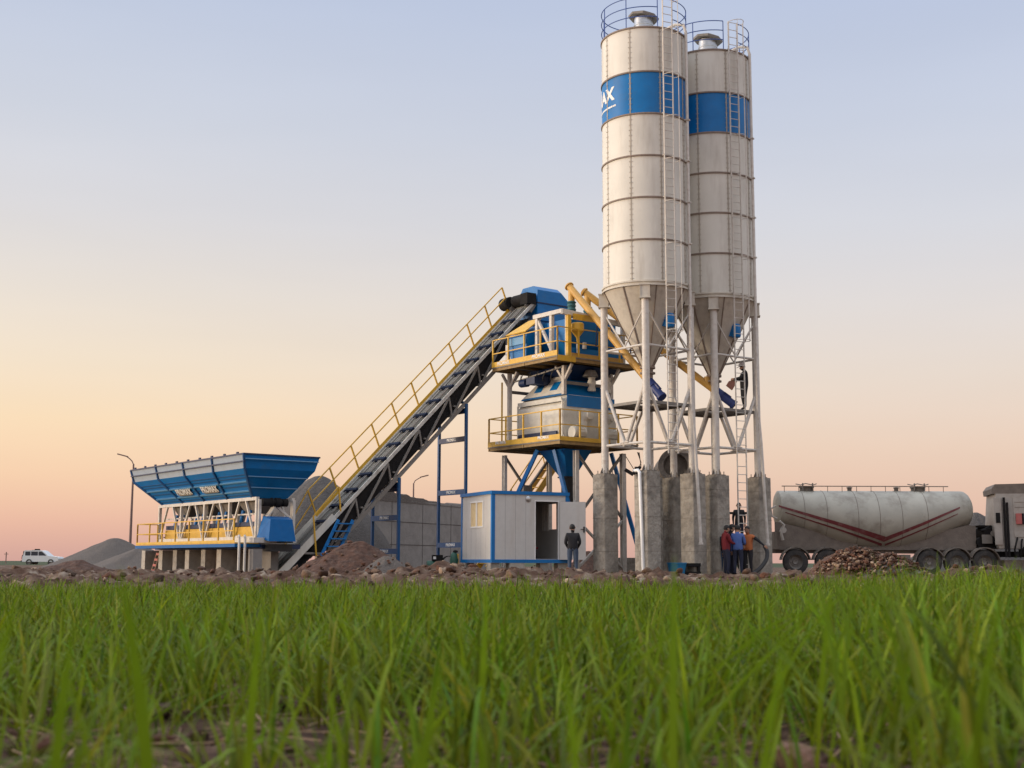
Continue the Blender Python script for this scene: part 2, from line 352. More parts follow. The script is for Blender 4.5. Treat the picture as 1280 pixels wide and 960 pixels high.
p = at(398, 703, 60); heap('gravel_heap', 'tall dark gravel heap between the bins and the inclined conveyor', p.x, 60, 3.5, 3.6, 4.35, 'gravel_dark', 5, .15, power=.62)
p = at(445, 703, 39.5); heap('earth_mound', 'red brown earth mound with pale stones in front of the conveyor supports', p.x, 39.5, 1.85, 1.4, 1.04, 'red_earth', 12, .30, power=.75, cat='mound')
p = at(415, 703, 39.0); heap('earth_mound', 'lower red brown earth mound beside the foot of the conveyor', p.x, 39, 1.2, 1.1, .55, 'red_earth', 14, .22, power=.9, cat='mound')
p = at(482, 703, 38.5); heap('earth_mound', 'greyish spoil mound trailing off right of the red earth mound', p.x, 38.5, 1.3, .9, .55, 'gravel', 16, .2, cat='mound')
p = at(95, 703, 38); heap('earth_mound', 'brown earth mound below the white car', p.x, 38, 1.7, 1.3, .34, 'red_earth', 18, .16, cat='mound', power=.7)
p = at(1072, 703, 29); heap('rubble_mound', 'reddish mound of broken stones in front of the tanker', p.x, 29, 1.05, 1.0, .64, 'red_earth', 20, .25, power=.42, cat='mound')
p = at(1112, 703, 28.5); heap('rubble_mound', 'lower greyish shoulder of broken stones right of the reddish mound', p.x, 28.5, .9, .8, .50, 'gravel', 40, .25, power=.5, cat='mound')
p = at(735, 703, 62); heap('earth_mound', 'small dark red earth mound seen behind the cabin door', p.x, 62, 1.6, 1.4, .95, 'red_earth', 25, .15, cat='mound')
p = at(1222, 703, 64); heap('earth_mound', 'dark earth mound behind the tanker compressor', p.x, 64, 4.5, 3, 2.9, 'gravel_dark', 27, .2, cat='mound')

# ------------------------------------------------------------------ loose rubble (stuff)
def rubble():
    protos = []
    for k in range(8):
        bm = bmesh.new(); bmesh.ops.create_icosphere(bm, subdivisions=2, radius=1.08)
        r_ = np.random.default_rng(k)
        d = [Vector(r_.normal(size=3)).normalized() for _ in range(9)]; c = [.42 + .3 * r_.random() for _ in range(9)]
        for v in bm.verts:
            q = v.co.copy()
            for dd, cc in zip(d, c):
                t = q.dot(dd)
                if t > cc: q -= dd * (t - cc) * 1.0
            v.co = q + Vector(r_.normal(size=3)) * .03
        bm.faces.ensure_lookup_table()
        protos.append((np.array([v.co[:] for v in bm.verts]), np.array([[v.index for v in f.verts] for f in bm.faces]))); bm.free()
    V = []; F = []; T = []; off = 0
    def put(x, y, z, s, tint):
        nonlocal off
        v, f = protos[rng.integers(8)]
        a = rng.random() * 6.28; c, s_ = math.cos(a), math.sin(a); e = rng.uniform(.65, 1.2, 3) * s; e[2] *= .75
        w = v * e; w = np.stack([w[:, 0] * c - w[:, 1] * s_, w[:, 0] * s_ + w[:, 1] * c, w[:, 2]], 1) + (x, y, z)
        V.append(w); F.append(f + off); T.append(np.tile(tint, (len(v), 1))); off += len(v)
    tints = [(.5, .36, .28, 1), (.75, .62, .52, 1), (1.7, 1.6, 1.45, 1), (.55, .31, .22, 1), (.42, .36, .32, 1), (.34, .22, .17, 1)]
    n = 6500
    Y = 12.5 + 31 * rng.random(n) ** .9; X = (rng.random(n) - .5) * (Y * .95 + 6)
    clump = fbm(X * .35, Y * .35, 3, 77)
    for x, y, cl in zip(X, Y, clump):
        if cl < -.06 and rng.random() < .7: continue
        s = .02 + .11 * rng.random() ** 3.5 * (.7 + y / 40)
        put(x, y, float(hgt(x, y)) + s * .2, s, tints[[0, 0, 1, 3, 3, 4, 5, 5, 2, 1][rng.integers(10)]])
    # stones lying on the mounds
    for (px, Yc, rx, ry, h, k) in [(440, 39.5, 1.9, 1.2, .95, 70), (1072, 29, 1.05, 1.0, .66, 1400), (1112, 28.5, .9, .8, .5, 700), (415, 39, 1.1, 1.0, .5, 40), (482, 38.5, 1.2, .8, .5, 60), (1175, 29, 1.3, .8, .12, 120), (1240, 30, 1.3, .8, .14, 120), (20, 33, 3, 1.3, .12, 80), (190, 31, 1.2, 1, .15, 50), (60, 31, 1.2, 1, .12, 40), (600, 34, 4, 1, .1, 110)]:
        c = at(px, 703, Yc)
        for _ in range(k):
            a = rng.random() * 6.28; r_ = math.sqrt(rng.random()); s = (.015 + .065 * rng.random() ** 2) if k > 500 else rng.uniform(.03, .10)
            x = c.x + math.cos(a) * r_ * rx; y = Yc + math.sin(a) * r_ * ry
            zz = (-.25 + (.89 if px == 1072 else .75) * max(0., min(1., 1.11 - math.sqrt(r_ * r_ + .012))) ** (.42 if px == 1072 else .5) + rng.uniform(-.02, .07) if k > 500 else h * (1 - r_) ** .8) if h > .3 else float(hgt(x, y))
            put(x, y, zz + .02, s, tints[[3, 1, 0, 5, 3, 2][rng.integers(6)]])
    # soil clods among the nearest wheat
    for _ in range(4200):
        y = .7 + 6 * rng.random() ** 1.2; x = (rng.random() - .5) * (y + .8); s = .005 + .03 * rng.random() ** 2.5
        put(x, y, float(hgt(x, y)) + s * .3, s, tints[[0, 5, 3, 0, 5, 5][rng.integers(6)]])
    V = np.concatenate(V); F = np.concatenate(F); T = np.concatenate(T)
    me = bpy.data.meshes.new('rubble'); me.vertices.add(len(V)); me.vertices.foreach_set('co', V.ravel()); me.loops.add(F.size); me.loops.foreach_set('vertex_index', F.ravel().astype(np.int32))
    me.polygons.add(len(F)); me.polygons.foreach_set('loop_start', np.arange(0, F.size, 3, dtype=np.int32)); me.update(); me.validate()
    ca = me.color_attributes.new('tint', 'FLOAT_COLOR', 'POINT'); ca.data.foreach_set('color', T.ravel())
    me.materials.append(MATS['rock']); o = bpy.data.objects.new('rubble', me); COL.objects.link(o); o['kind'] = 'stuff'
    tag(o, 'loose stones and soil clods strewn between wheat and plant', 'rubble')
    # three single boulders one can point at
    for (px, py, Yb, s, tint, lab) in [(1205, 706, 28, .20, (1.0, .62, .5, 1), 'reddish boulder in front of the tanker rear wheels'),
                                       (1000, 948, 2.15, .045, (.95, .66, .55, 1), 'pale pinkish stone among the nearest wheat at the bottom right'),
                                       (722, 872, 3.2, .05, (.72, .5, .42, 1), 'brown clod of soil lying in a gap of the wheat')]:
        q = at(px, py, Yb); v, f = protos[int(px) % 8]
        b = MB().add(v * (s * 1.15, s, s * .85), [tuple(int(i) for i in t) for t in f]); o = b.build('stone', 'rock', angle=30)
        ca = o.data.color_attributes.new('tint', 'FLOAT_COLOR', 'POINT'); ca.data.foreach_set('color', np.tile(tint, (len(v), 1)).ravel().astype(np.float32))
        o.location = (q.x, Yb, float(hgt(q.x, Yb)) + s * .35); tag(o, lab, 'stone')
rubble()

# ------------------------------------------------------------------ wheat
def wheat():
    P = []
    # clumps on rough drill rows
    dens = [(.6, 1.3, 420), (1.3, 2.4, 950), (2.4, 5, 1450), (5, 8, 950), (8, EDGE + .3, 700)]
    for (a, b, d) in dens:
        wid = lambda y: 1.0 * y + 1.2
        area = (wid(a) + wid(b)) / 2 * (b - a); n = int(area * d / 6)
        Y = a + (b - a) * rng.random(n * 2); keep = rng.random(n * 2) < (wid(Y) / wid(b)); Y = Y[keep][:n]
        X = (rng.random(len(Y)) - .5) * wid(Y)
        # bare patches
        k = fbm(X * 1.9, Y * 1.9, 3, 55) + .0 + .29 * smooth(2.3, 3.3, Y); k2 = rng.random(len(Y)) < np.clip(.40 + k * 4.5, .04, 1)
        X = X[k2]; Y = Y[k2]
        m = rng.integers(4, 9, len(X)); Xr = np.repeat(X, m); Yr = np.repeat(Y, m); ph = np.repeat(rng.random(len(X)), m)
        P.append(np.stack([Xr + rng.normal(0, .012, len(Xr)), Yr + rng.normal(0, .012, len(Xr)), ph], 1))
    # the field goes on to both sides of the frame, sown thinner
    nS = 5200; Ys = .3 + (EDGE) * rng.random(nS); side = np.where(rng.random(nS) < .5, -1, 1); Xs = side * (.5 * Ys + .55 + 9 * rng.random(nS) ** 1.3); m = rng.integers(5, 9, nS)
    P.append(np.stack([np.repeat(Xs, m) + rng.normal(0, .02, m.sum()), np.repeat(Ys, m) + rng.normal(0, .02, m.sum()), np.zeros(m.sum())], 1))
    P = np.concatenate(P); n = len(P)
    X, Y = P[:, 0], P[:, 1]; Z = hgt(X, Y)
    tall = .72 + .5 * (fbm(X * .45, Y * .3, 3, 88) + .5) + .55 * fbm(X * 1.7, Y * 1.7, 2, 99) + .50 * smooth(.8, 3.0, X / np.maximum(Y, 1) * 8)
    ln = rng.uniform(.13, .26, n) * tall; wd = rng.uniform(.0024, .0050, n)
    small = rng.random(n) < .38; ln[small] *= rng.uniform(.3, .65, small.sum()); wd[small] *= .7
    az = rng.random(n) * 6.283; lean = np.abs(rng.normal(.36, .30, n)); curl = rng.uniform(.1, 1.75, n) ** 1.5
    brk = rng.random(n) < .10; curl[brk] += rng.uniform(.8, 1.6, brk.sum())
    # a few long individual blades close to the lens
    H = []
    for (tx, ty, Yt, bx, Yb, w_) in [(150, 708, 1.0, 215, 1.15, .0095), (843, 694, 1.25, 838, 1.3, .0085), (20, 745, .8, -40, .9, .009), (95, 770, 1.0, 70, 1.1, .008), (560, 800, .95, 500, 1.0, .008),
                                    (1090, 715, 1.5, 1150, 1.6, .008), (1255, 735, 1.3, 1200, 1.4, .009), (1170, 830, .75, 1260, .8, .009), (985, 790, 1.1, 930, 1.2, .008), (700, 800, .9, 735, 1.0, .007), (330, 745, 1.4, 310, 1.5, .008), (610, 735, 1.9, 600, 2.0, .008), (420, 900, .7, 340, .8, .008), (1040, 730, 2.0, 1020, 2.1, .008)]:
        tip = at(tx, ty, Yt); base = at(bx, 960, Yb); base.z = float(hgt(base.x, Yb)); H.append((base, tip, w_))
    for _ in range(36):
        tx = rng.normal(1070, 45) if rng.random() < .7 else rng.uniform(960, 1270); Yt = rng.uniform(1.8, 3.2); ty = rng.uniform(712, 760)
        tip = at(tx, ty, Yt); base = at(tx + rng.normal(0, 170), 900, Yt + rng.normal(0, .06)); base.z = float(hgt(base.x, base.y)); H.append((base, tip, .0065))
    seg = 6; t = np.linspace(0, 1, seg + 1)
    ang = lean[:, None] + curl[:, None] * t[None] ** 1.6            # angle from vertical
    ds = ln[:, None] / seg
    hx = np.concatenate([np.zeros((n, 1)), np.cumsum(np.sin(ang[:, :-1]) * ds, 1)], 1); hz = np.concatenate([np.zeros((n, 1)), np.cumsum(np.cos(ang[:, :-1]) * ds, 1)], 1)
    cx = X[:, None] + hx * np.cos(az)[:, None]; cy = Y[:, None] + hx * np.sin(az)[:, None]; cz = Z[:, None] + hz - .005
    tw = az[:, None] + math.pi / 2 + rng.normal(0, .5, n)[:, None] + rng.normal(0, .8, n)[:, None] * t[None]
    prof = np.array([.45, .75, .95, 1, .85, .55, .04]); w = wd[:, None] * prof[None]
    ox = np.cos(tw) * w; oy = np.sin(tw) * w
    C = np.stack([cx, cy, cz], -1); O = np.stack([ox, oy, ox * .0], -1)
    Hc = []; Ho = []
    for base, tip, w_ in H:
        base = np.array(base); tip = np.array(tip); mid = (base + tip) / 2 + np.array([(base[0] - tip[0]) * .25, 0, (tip[2] - base[2]) * .16])
        c = ((1 - t) ** 2)[:, None] * base + (2 * t * (1 - t))[:, None] * mid + (t ** 2)[:, None] * tip
        Hc.append(c); Ho.append(np.stack([prof * w_ * .5 * 1.2, prof * w_ * .2, prof * 0], -1))
    C = np.concatenate([C, np.array(Hc)]); O = np.concatenate([O, np.array(Ho)]); n2 = len(C)
    V = np.stack([C - O, C + O], 2)                                # n, seg+1, 2, 3
    base = (np.arange(n2) * (seg + 1) * 2)[:, None]; j = np.arange(seg)[None] * 2
    q = np.stack([base + j, base + j + 1, base + j + 3, base + j + 2], -1).reshape(-1, 4)
    V = V.reshape(-1, 3)
    shade = np.clip(rng.normal(1, .30, n2), .45, 1.9); yel = (rng.random(n2) < .045)
    col = np.stack([shade * (1 + rng.normal(0, .12, n2)), shade, shade * (1 + rng.normal(0, .15, n2))], 1)
    col[yel] = np.array([1.9, 1.3, 3.0]) * rng.uniform(.6, 1.1, yel.sum())[:, None]
    col[n:] = np.array([1.15, 1.25, 1.1]) * rng.uniform(.9, 1.2, n2 - n)[:, None]
    tipc = np.ones((n2, seg + 1, 1)); colv = np.repeat(col[:, None, :], seg + 1, 1) * (0.86 + .22 * t)[None, :, None]
    pale = 1 + (np.array([.9, .25, .4]) * ((1 - t) ** 3)[:, None])[None]; colv = colv * pale
    colv = np.repeat(colv[:, :, None, :], 2, 2).reshape(-1, 3); colv = np.concatenate([colv, np.ones((len(colv), 1))], 1)
    me = bpy.data.meshes.new('wheat'); me.vertices.add(len(V)); me.vertices.foreach_set('co', V.ravel()); me.loops.add(q.size); me.loops.foreach_set('vertex_index', q.ravel().astype(np.int32))
    me.polygons.add(len(q)); me.polygons.foreach_set('loop_start', np.arange(0, q.size, 4, dtype=np.int32)); me.update(); me.validate()
    me.polygons.foreach_set('use_smooth', [True] * len(me.polygons))
    ca = me.color_attributes.new('tint', 'FLOAT_COLOR', 'POINT'); ca.data.foreach_set('color', colv.ravel().astype(np.float32))
    mat('leaf', (.120, .182, .008), .55, var=.12, scale=30, attr='tint', transl=.4, spec=.22)
    me.materials.append(MATS['leaf']); o = bpy.data.objects.new('wheat', me); COL.objects.link(o); o['kind'] = 'stuff'
    tag(o, 'young green wheat filling the foreground field', 'grass')
    print('wheat blades', n2)
wheat()
def straw():
    b = MB()
    for _ in range(900):
        y = 1.5 + 3.0 * rng.random(); x = (rng.random() - .5) * y * 1.0; a = rng.random() * 6.28; l_ = rng.uniform(.04, .22)
        z = float(hgt(x, y)) + .008
        b.tube((x, y, z), (x + math.cos(a) * l_, y + math.sin(a) * l_, z + rng.uniform(-.005, .03)), rng.uniform(.001, .0026), 4)
    mat('straw_dry', (.32, .21, .12), .8, var=.3, scale=20)
    o = b.build('straw', 'straw_dry'); o['kind'] = 'stuff'; tag(o, 'dry straw bits lying on the soil between the wheat', 'straw')
straw()

PA = math.degrees(math.atan2(.6, .8))     # direction of the plant's long axis
u = Vector((.8, .6, 0)); v_ = Vector((-.6, .8, 0))
def loc_dir(wx, wy):                      # world direction -> plant-local
    return Vector((wx * .8 + wy * .6, -wx * .6 + wy * .8, 0))

# ------------------------------------------------------------------ concrete pillars
S1 = Vector((5.03, 47.0, 0)); S2 = S1 + u * 3.5
A_ = 1.13; PT = 3.56
def pillar():
    b = MB(); w = .33
    zs = [-.4, .75, .76, 1.95, 1.96, 3.0, 3.01, PT]
    r_ = random.Random(4)
    b.prism([(-w, -w + .018), (-w + .018, -w), (w - .018, -w), (w, -w + .018), (w, w - .018), (w - .018, w), (-w + .018, w), (-w, w - .018)], -.4, PT, axis='z')
    return b
PILL = [(S1, -1, 1, 'concrete pillar under the left leg of the nearer silo, nearest the white cabin'),
        (S1, -1, -1, 'concrete pillar under the front leg of the nearer silo, with a white standpipe against it'),
        (S1, 1, 1, 'pillar under the rear leg of the nearer silo, hidden by the one before it'),
        (S1, 1, -1, 'concrete pillar under the right leg of the nearer silo, with the fill pipe in front'),
        (S2, -1, 1, 'stained concrete pillar under the left leg of the farther silo, above the blue tub'),
        (S2, -1, -1, 'concrete pillar under the front leg of the farther silo, left of the group of men'),
        (S2, 1, 1, 'concrete pillar under the rear leg of the farther silo, hidden behind the others'),
        (S2, 1, -1, 'concrete pillar under the right leg of the farther silo, beside the tanker and black hose')]
pm = None; PMESH = None
for i, (c, sx, sy, lab) in enumerate(PILL):
    q = c + u * sx * A_ + v_ * sy * A_
    # corners in the order: local offsets (sx along u, sy along v)
    if i == 0:
        pm = pillar().build('concrete_pillar', 'concrete', angle=50)
        o = pm
        for z in (.75, 1.95, 3.02): MB().box(-.333, .333, -.333, .333, z, z + .01).build('pour_joint', 'drum', pm)
    else: o = copy_tree(pm)
    o.location = (q.x, q.y, 0); o.rotation_euler = (0, 0, R(PA + [0, 1.5, -1, 2, -2, 1, 0, -1.5][i])); tag(o, lab, 'pillar', 'concrete pillars under the silos')

# ------------------------------------------------------------------ silo
RS = 1.62; ZB, ZT = 10.47, 20.12; RZ = [10.47, 12.02, 13.60, 15.18, 16.78, 18.40, 20.12]
def make_silo():
    t = thing('cement_silo', 'nearer cement silo, left of the pair, cream with a blue band lettered in white', 'silo', (S1.x, S1.y, PT), PA)
    z0 = -PT
    def P(x, y, z): return (x, y, z - PT)
    rz = [z - PT for z in RZ]
    MB().lathe([(RS, rz[0]), (RS, rz[4])], 72, close=False).lathe([(RS, rz[5]), (RS, rz[6])], 72, close=False).build('shell', 'cream', t)
    band = MB().lathe([(RS, rz[4]), (RS, rz[5])], 72, close=False).build('painted_band', 'blue', t)
    th0 = math.atan2(-1, 0) - R(PA)                     # local angle of the direction towards the viewer
    def wrap(cx_deg, cz):
        def fn(x, y, e):
            th = th0 + R(cx_deg) + x / RS; r = RS + .008 + e
            return (r * math.cos(th), r * math.sin(th), cz - PT + y)
        return fn
    text_mesh('PROMAX', .68, 'lettering', 'sign_white', band, wrap(-100, 17.74), .028)
    b = MB(); f_ = wrap(0, 17.27)
    for k in range(40):
        xa, xb = -RS * R(158) + k * .09, -RS * R(158) + k * .09 + (.075 if k % 5 else .09)
        if xb > -RS * R(44): break
        b.add([f_(xa, -.035, 0), f_(xb, -.035, 0), f_(xb, .035, 0), f_(xa, .035, 0)], [(0, 1, 2, 3)])
    b.build('lettering_underline', 'sign_white', band)
    for z in rz[1:]: MB().lathe([(RS - .01, z - .035), (RS + .04, z - .028), (RS + .04, z + .028), (RS - .01, z + .028)], 72, close=False).build('flange', 'rust', t)
    MB().lathe([(RS - .01, rz[0] - .16), (RS + .06, rz[0] - .16), (RS + .06, rz[0] - .11), (RS + .012, rz[0] - .11), (RS + .012, rz[0] - .03), (RS + .06, rz[0] - .03), (RS + .06, rz[0] + .03), (RS - .01, rz[0] + .03)], 72, close=False).build('ring_girder', 'cream_cone', t)
    for k in range(9):
        a = th0 + R(-25 + 40 * k); b = MB()
        d = Vector((math.cos(a), math.sin(a), 0)); tn = Vector((-d.y, d.x, 0))
        b.beam(d * (RS + .004) + Vector((0, 0, rz[0])), d * (RS + .004) + Vector((0, 0, rz[6])), .012, .045, up=tn)
        z = rz[0] + .1
        while z < rz[6]:
            for sgn in (-1, 1):
                c = d * (RS + .012) + tn * .045 * sgn + Vector((0, 0, z)); b.beam(c - d * .005, c + d * .014, .022, .022)
            z += .2
        b.build('panel_seam', 'seam', t)
    MB().lathe([(RS, rz[6] + .02), (.3, rz[6] + .42)], 48, close=False).build('roof', 'cream', t)
    f = MB().lathe([(.40, rz[6] + .3), (.40, rz[6] + .36), (.36, rz[6] + .38), (.36, rz[6] + .68), (.38, rz[6] + .70), (.38, rz[6] + .74), (.36, rz[6] + .76), (.36, rz[6] + 1.02)], 32).build('dust_filter', 'zinc', t)
    tl = Matrix.Rotation(R(9), 3, Vector((.6, .8, 0)))
    MB().lathe([(.34, 0), (.58, -.03), (.60, .05), (.30, .20), (.05, .23)], 8, c=(0, 0, rz[6] + 1.04), mtx=tl).build('filter_cap', 'steel', f)
    # cone
    zc = [ZB - .12 - PT, 7.55 - PT]; rc = [RS - .005, .2]
    cone = MB().lathe([(rc[0], zc[0]), (rc[1], zc[1])], 72, close=False).build('cone', 'cream_cone', t)
    b = MB()
    for k in range(8):
        a = th0 + R(-38 + 45 * k); d = Vector((math.cos(a), math.sin(a), 0))
        b.beam(d * (rc[0] + .01) + Vector((0, 0, zc[0])), d * (rc[1] + .02) + Vector((0, 0, zc[1])), .035, .05, up=d)
    b.build('cone_rib', 'rust', cone)
    MB().lathe([(.2, 7.0 - PT), (.2, 7.28 - PT), (.29, 7.28 - PT), (.29, 7.34 - PT), (.21, 7.34 - PT), (.21, 7.48 - PT), (.29, 7.48 - PT), (.29, 7.56 - PT), (.2, 7.56 - PT)], 20).build('outlet_valve', 'rust', t)
    # legs: base plate and bracket as sub-parts
    for sx in (-1, 1):
        for sy in (-1, 1):
            x, y = sx * A_, sy * A_
            lg = MB().tube((x, y, .04), (x, y, 9.85 - PT), .135, 16).build('leg', 'white_steel', t)
            b = MB().box(x - .24, x + .24, y - .24, y + .24, .003, .035)
            for k in range(4):
                a = R(90 * k); d = Vector((math.cos(a), math.sin(a), 0)); n_ = Vector((-d.y, d.x, 0)) * .008
                q = Vector((x, y, 0)); b.prism
                p0 = q + d * .13; p1 = q + d * .23
                b.hexa([p0 - n_ + Vector((0, 0, .035)), p1 - n_ + Vector((0, 0, .035)), p1 + n_ + Vector((0, 0, .035)), p0 + n_ + Vector((0, 0, .035)),
                        p0 - n_ + Vector((0, 0, .26)), p1 - n_ + Vector((0, 0, .08)), p1 + n_ + Vector((0, 0, .08)), p0 + n_ + Vector((0, 0, .26))])
                bb = q + (d + Vector((-d.y, d.x, 0))) * .19; b.tube(bb + Vector((0, 0, .03)), bb + Vector((0, 0, .15)), .018, 6)
            b.build('base_plate', 'drum', lg)
            dd = Vector((x, y, 0)).normalized(); tn = Vector((-dd.y, dd.x, 0)); b = MB(); zt = ZB - .18 - PT; zl = 9.83 - PT
            c0 = dd * (RS - .02)
            for s_ in (-1, 1): b.beam(c0 + tn * .17 * s_ + Vector((0, 0, zl)), c0 + tn * .17 * s_ + Vector((0, 0, zt)), .02, .36, up=dd)
            b.beam(c0 + dd * .0 + Vector((0, 0, zl - .02)), c0 + Vector((0, 0, zl + .02)), .40, .42, up=dd)
            b.beam(c0 + dd * .15 + Vector((0, 0, zl + .02)), c0 + dd * .15 + Vector((0, 0, zt)), .34, .015, up=dd)
            b.beam(c0 + Vector((0, 0, zt)), c0 + Vector((0, 0, zt + .04)), .42, .40, up=dd)
            b.build('leg_bracket', 'cream_cone', lg)
    c = [(-A_, -A_), (A_, -A_), (A_, A_), (-A_, A_)]
    for i in range(4):
        p = Vector((*c[i], 0)); q = Vector((*c[(i + 1) % 4], 0)); m_ = (p + q) / 2; Z = lambda k: Vector((0, 0, k - PT))
        MB().tube(p + Z(8.15), q + Z(8.15), .045, 8).build('tie_beam', 'white_steel', t)
        tb = MB().tube(p + Z(4.62), q + Z(4.62), .05, 8).build('tie_beam', 'white_steel', t)
        for e in (p, q):
            MB().tube(e + Z(9.6), m_ + Z(8.18), .03, 8).build('diagonal_brace', 'white_steel', t)
            MB().tube(e + Z(6.85), m_ + (e - m_) * .05 + Z(4.66), .065, 8).build('diagonal_brace', 'white_steel', t)
        MB().beam(m_ + Z(4.68) - (q - p).normalized() * .22, m_ + Z(4.68) + (q - p).normalized() * .22, .14, .03).build('gusset', 'white_steel', tb)
    # grated service platform inside the legs
    b = MB(); h = A_ - .05
    for k in range(4):
        b.beam(((-h, h)[k % 2], -h, 6.08 - PT), ((-h, h)[k % 2], h, 6.08 - PT), .06, .08) if k < 2 else b.beam((-h, (-h, h)[k % 2], 6.08 - PT), (h, (-h, h)[k % 2], 6.08 - PT), .06, .08)
    b.box(-h, h, -h, -.35, 6.125 - PT, 6.15 - PT); b.box(-h, h, .35, h, 6.125 - PT, 6.15 - PT); b.box(-h, -.35, -.35, .35, 6.125 - PT, 6.15 - PT); b.box(.35, h, -.35, .35, 6.125 - PT, 6.15 - PT)
    b.build('platform', 'steel', t)
    # guard rail with a gap at the ladder
    ld = loc_dir(.40, -.917); la = math.degrees(math.atan2(ld.y, ld.x))
    b = MB(); rr = RS + .0
    for z in (.42, .80, 1.18):
        pts = [(rr * math.cos(R(la + 11 + 338 * k / 60)), rr * math.sin(R(la + 11 + 338 * k / 60)), rz[6] + z) for k in range(61)]
        b.path(pts, .018, 6)
    for k in range(9):
        a = R(la + 11 + 338 * k / 8); b.tube((rr * math.cos(a), rr * math.sin(a), rz[6]), (rr * math.cos(a), rr * math.sin(a), rz[6] + 1.18), .02, 6)
    b.build('guard_rail', 'blue_rail', t)
    # ladder
    tn = Vector((-ld.y, ld.x, 0)); lr = RS + .16; b = MB(); zl, zh = 4.2 - PT, rz[6] + 1.1
    for s_ in (-1, 1): b.beam(ld * lr + tn * .2 * s_ + Vector((0, 0, zl)), ld * lr + tn * .2 * s_ + Vector((0, 0, zh)), .03, .05, up=ld)
    z = zl + .2
    while z < zh: b.tube(ld * lr - tn * .2 + Vector((0, 0, z)), ld * lr + tn * .2 + Vector((0, 0, z)), .014, 6); z += .3
    for z in rz: 
        for s_ in (-1, 1): b.beam(ld * RS + tn * .2 * s_ + Vector((0, 0, z)), ld * lr + tn * .2 * s_ + Vector((0, 0, z)), .03, .03)
    b.build('ladder', 'white_steel', t)
    b = MB()
    zz = [8.6 - PT] + [q - .25 for q in rz[0:]] + [rz[6] + 1.0]
    hoop = lambda k: ld * (lr + .36 * math.sin(R(180 * k / 8)) * 1.6) + tn * .34 * math.cos(R(180 * k / 8)) * (1 if 0 < k < 8 else .62)
    for z in zz: b.path([hoop(k) + Vector((0, 0, z)) for k in range(9)], .013, 5)
    for k in (1, 3, 5, 7): b.tube(hoop(k) + Vector((0, 0, zz[0])), hoop(k) + Vector((0, 0, zz[-1])), .011, 5)
    b.build('safety_cage', 'white_steel', t)
    # fill pipe
    fd = loc_dir(1.50, -.88); q = Vector((fd.x, fd.y, 0)); z = rz[6]
    kick = loc_dir(.14, -.1)
    b = MB().path([q * .45 + Vector((0, 0, z + .35)), q * .75 + Vector((0, 0, z + .5)), q * .95 + Vector((0, 0, z + .42)), q + Vector((0, 0, z + .1)), q + Vector((0, 0, 6.2 - PT)), q + kick * .6 + Vector((0, 0, 4.8 - PT)), q + kick * 1.6 + Vector((0, 0, 1.02 - PT))], .058, 10)
    b.tube(q + kick * 1.6 + Vector((0, 0, 1.0 - PT)), q + kick * 1.6 + Vector((0, 0, 1.08 - PT)), .085, 10)
    for zq in rz[1:5]: b.beam(q * .9 + Vector((0, 0, zq)), q * 1.05 + Vector((0, 0, zq)), .16, .05)
    b.build('fill_pipe', 'white_steel', t)
    vd = loc_dir(.66, -.78); b = MB(); c = Vector((vd.x, vd.y, 9.15 - PT))
    b.lathe([(.02, -.27), (.15, -.26), (.18, -.2), (.18, .16), (.14, .25), (.03, .28)], 14, c=c + Vector((vd.x, vd.y, 0)) * .12)
    b.beam(c - Vector((0, 0, .2)), c + Vector((0, 0, .2)), .3, .3, up=vd)
    b.build('pressure_box', 'blue', t)
    return t
silo = make_silo(); silo['group'] = 'pair of cement silos'
silo2 = copy_tree(silo); silo2.location = (S2.x, S2.y, PT); sl = MB()
ld_ = loc_dir(.40, -.917); tn_ = Vector((-ld_.y, ld_.x, 0)); lr_ = RS + .16
for s_ in (-1, 1): sl.beam(ld_ * lr_ + tn_ * .2 * s_ + Vector((0, 0, .05 - PT)), ld_ * lr_ + tn_ * .2 * s_ + Vector((0, 0, 4.2 - PT)), .03, .05, up=ld_)
for k in range(13): sl.tube(ld_ * lr_ - tn_ * .2 + Vector((0, 0, .3 + .3 * k - PT)), ld_ * lr_ + tn_ * .2 + Vector((0, 0, .3 + .3 * k - PT)), .014, 6)
sl.build('lower_ladder', 'white_steel', silo2)
silo2['label'] = 'farther cement silo, right of the pair, partly behind the other, man on its platform'

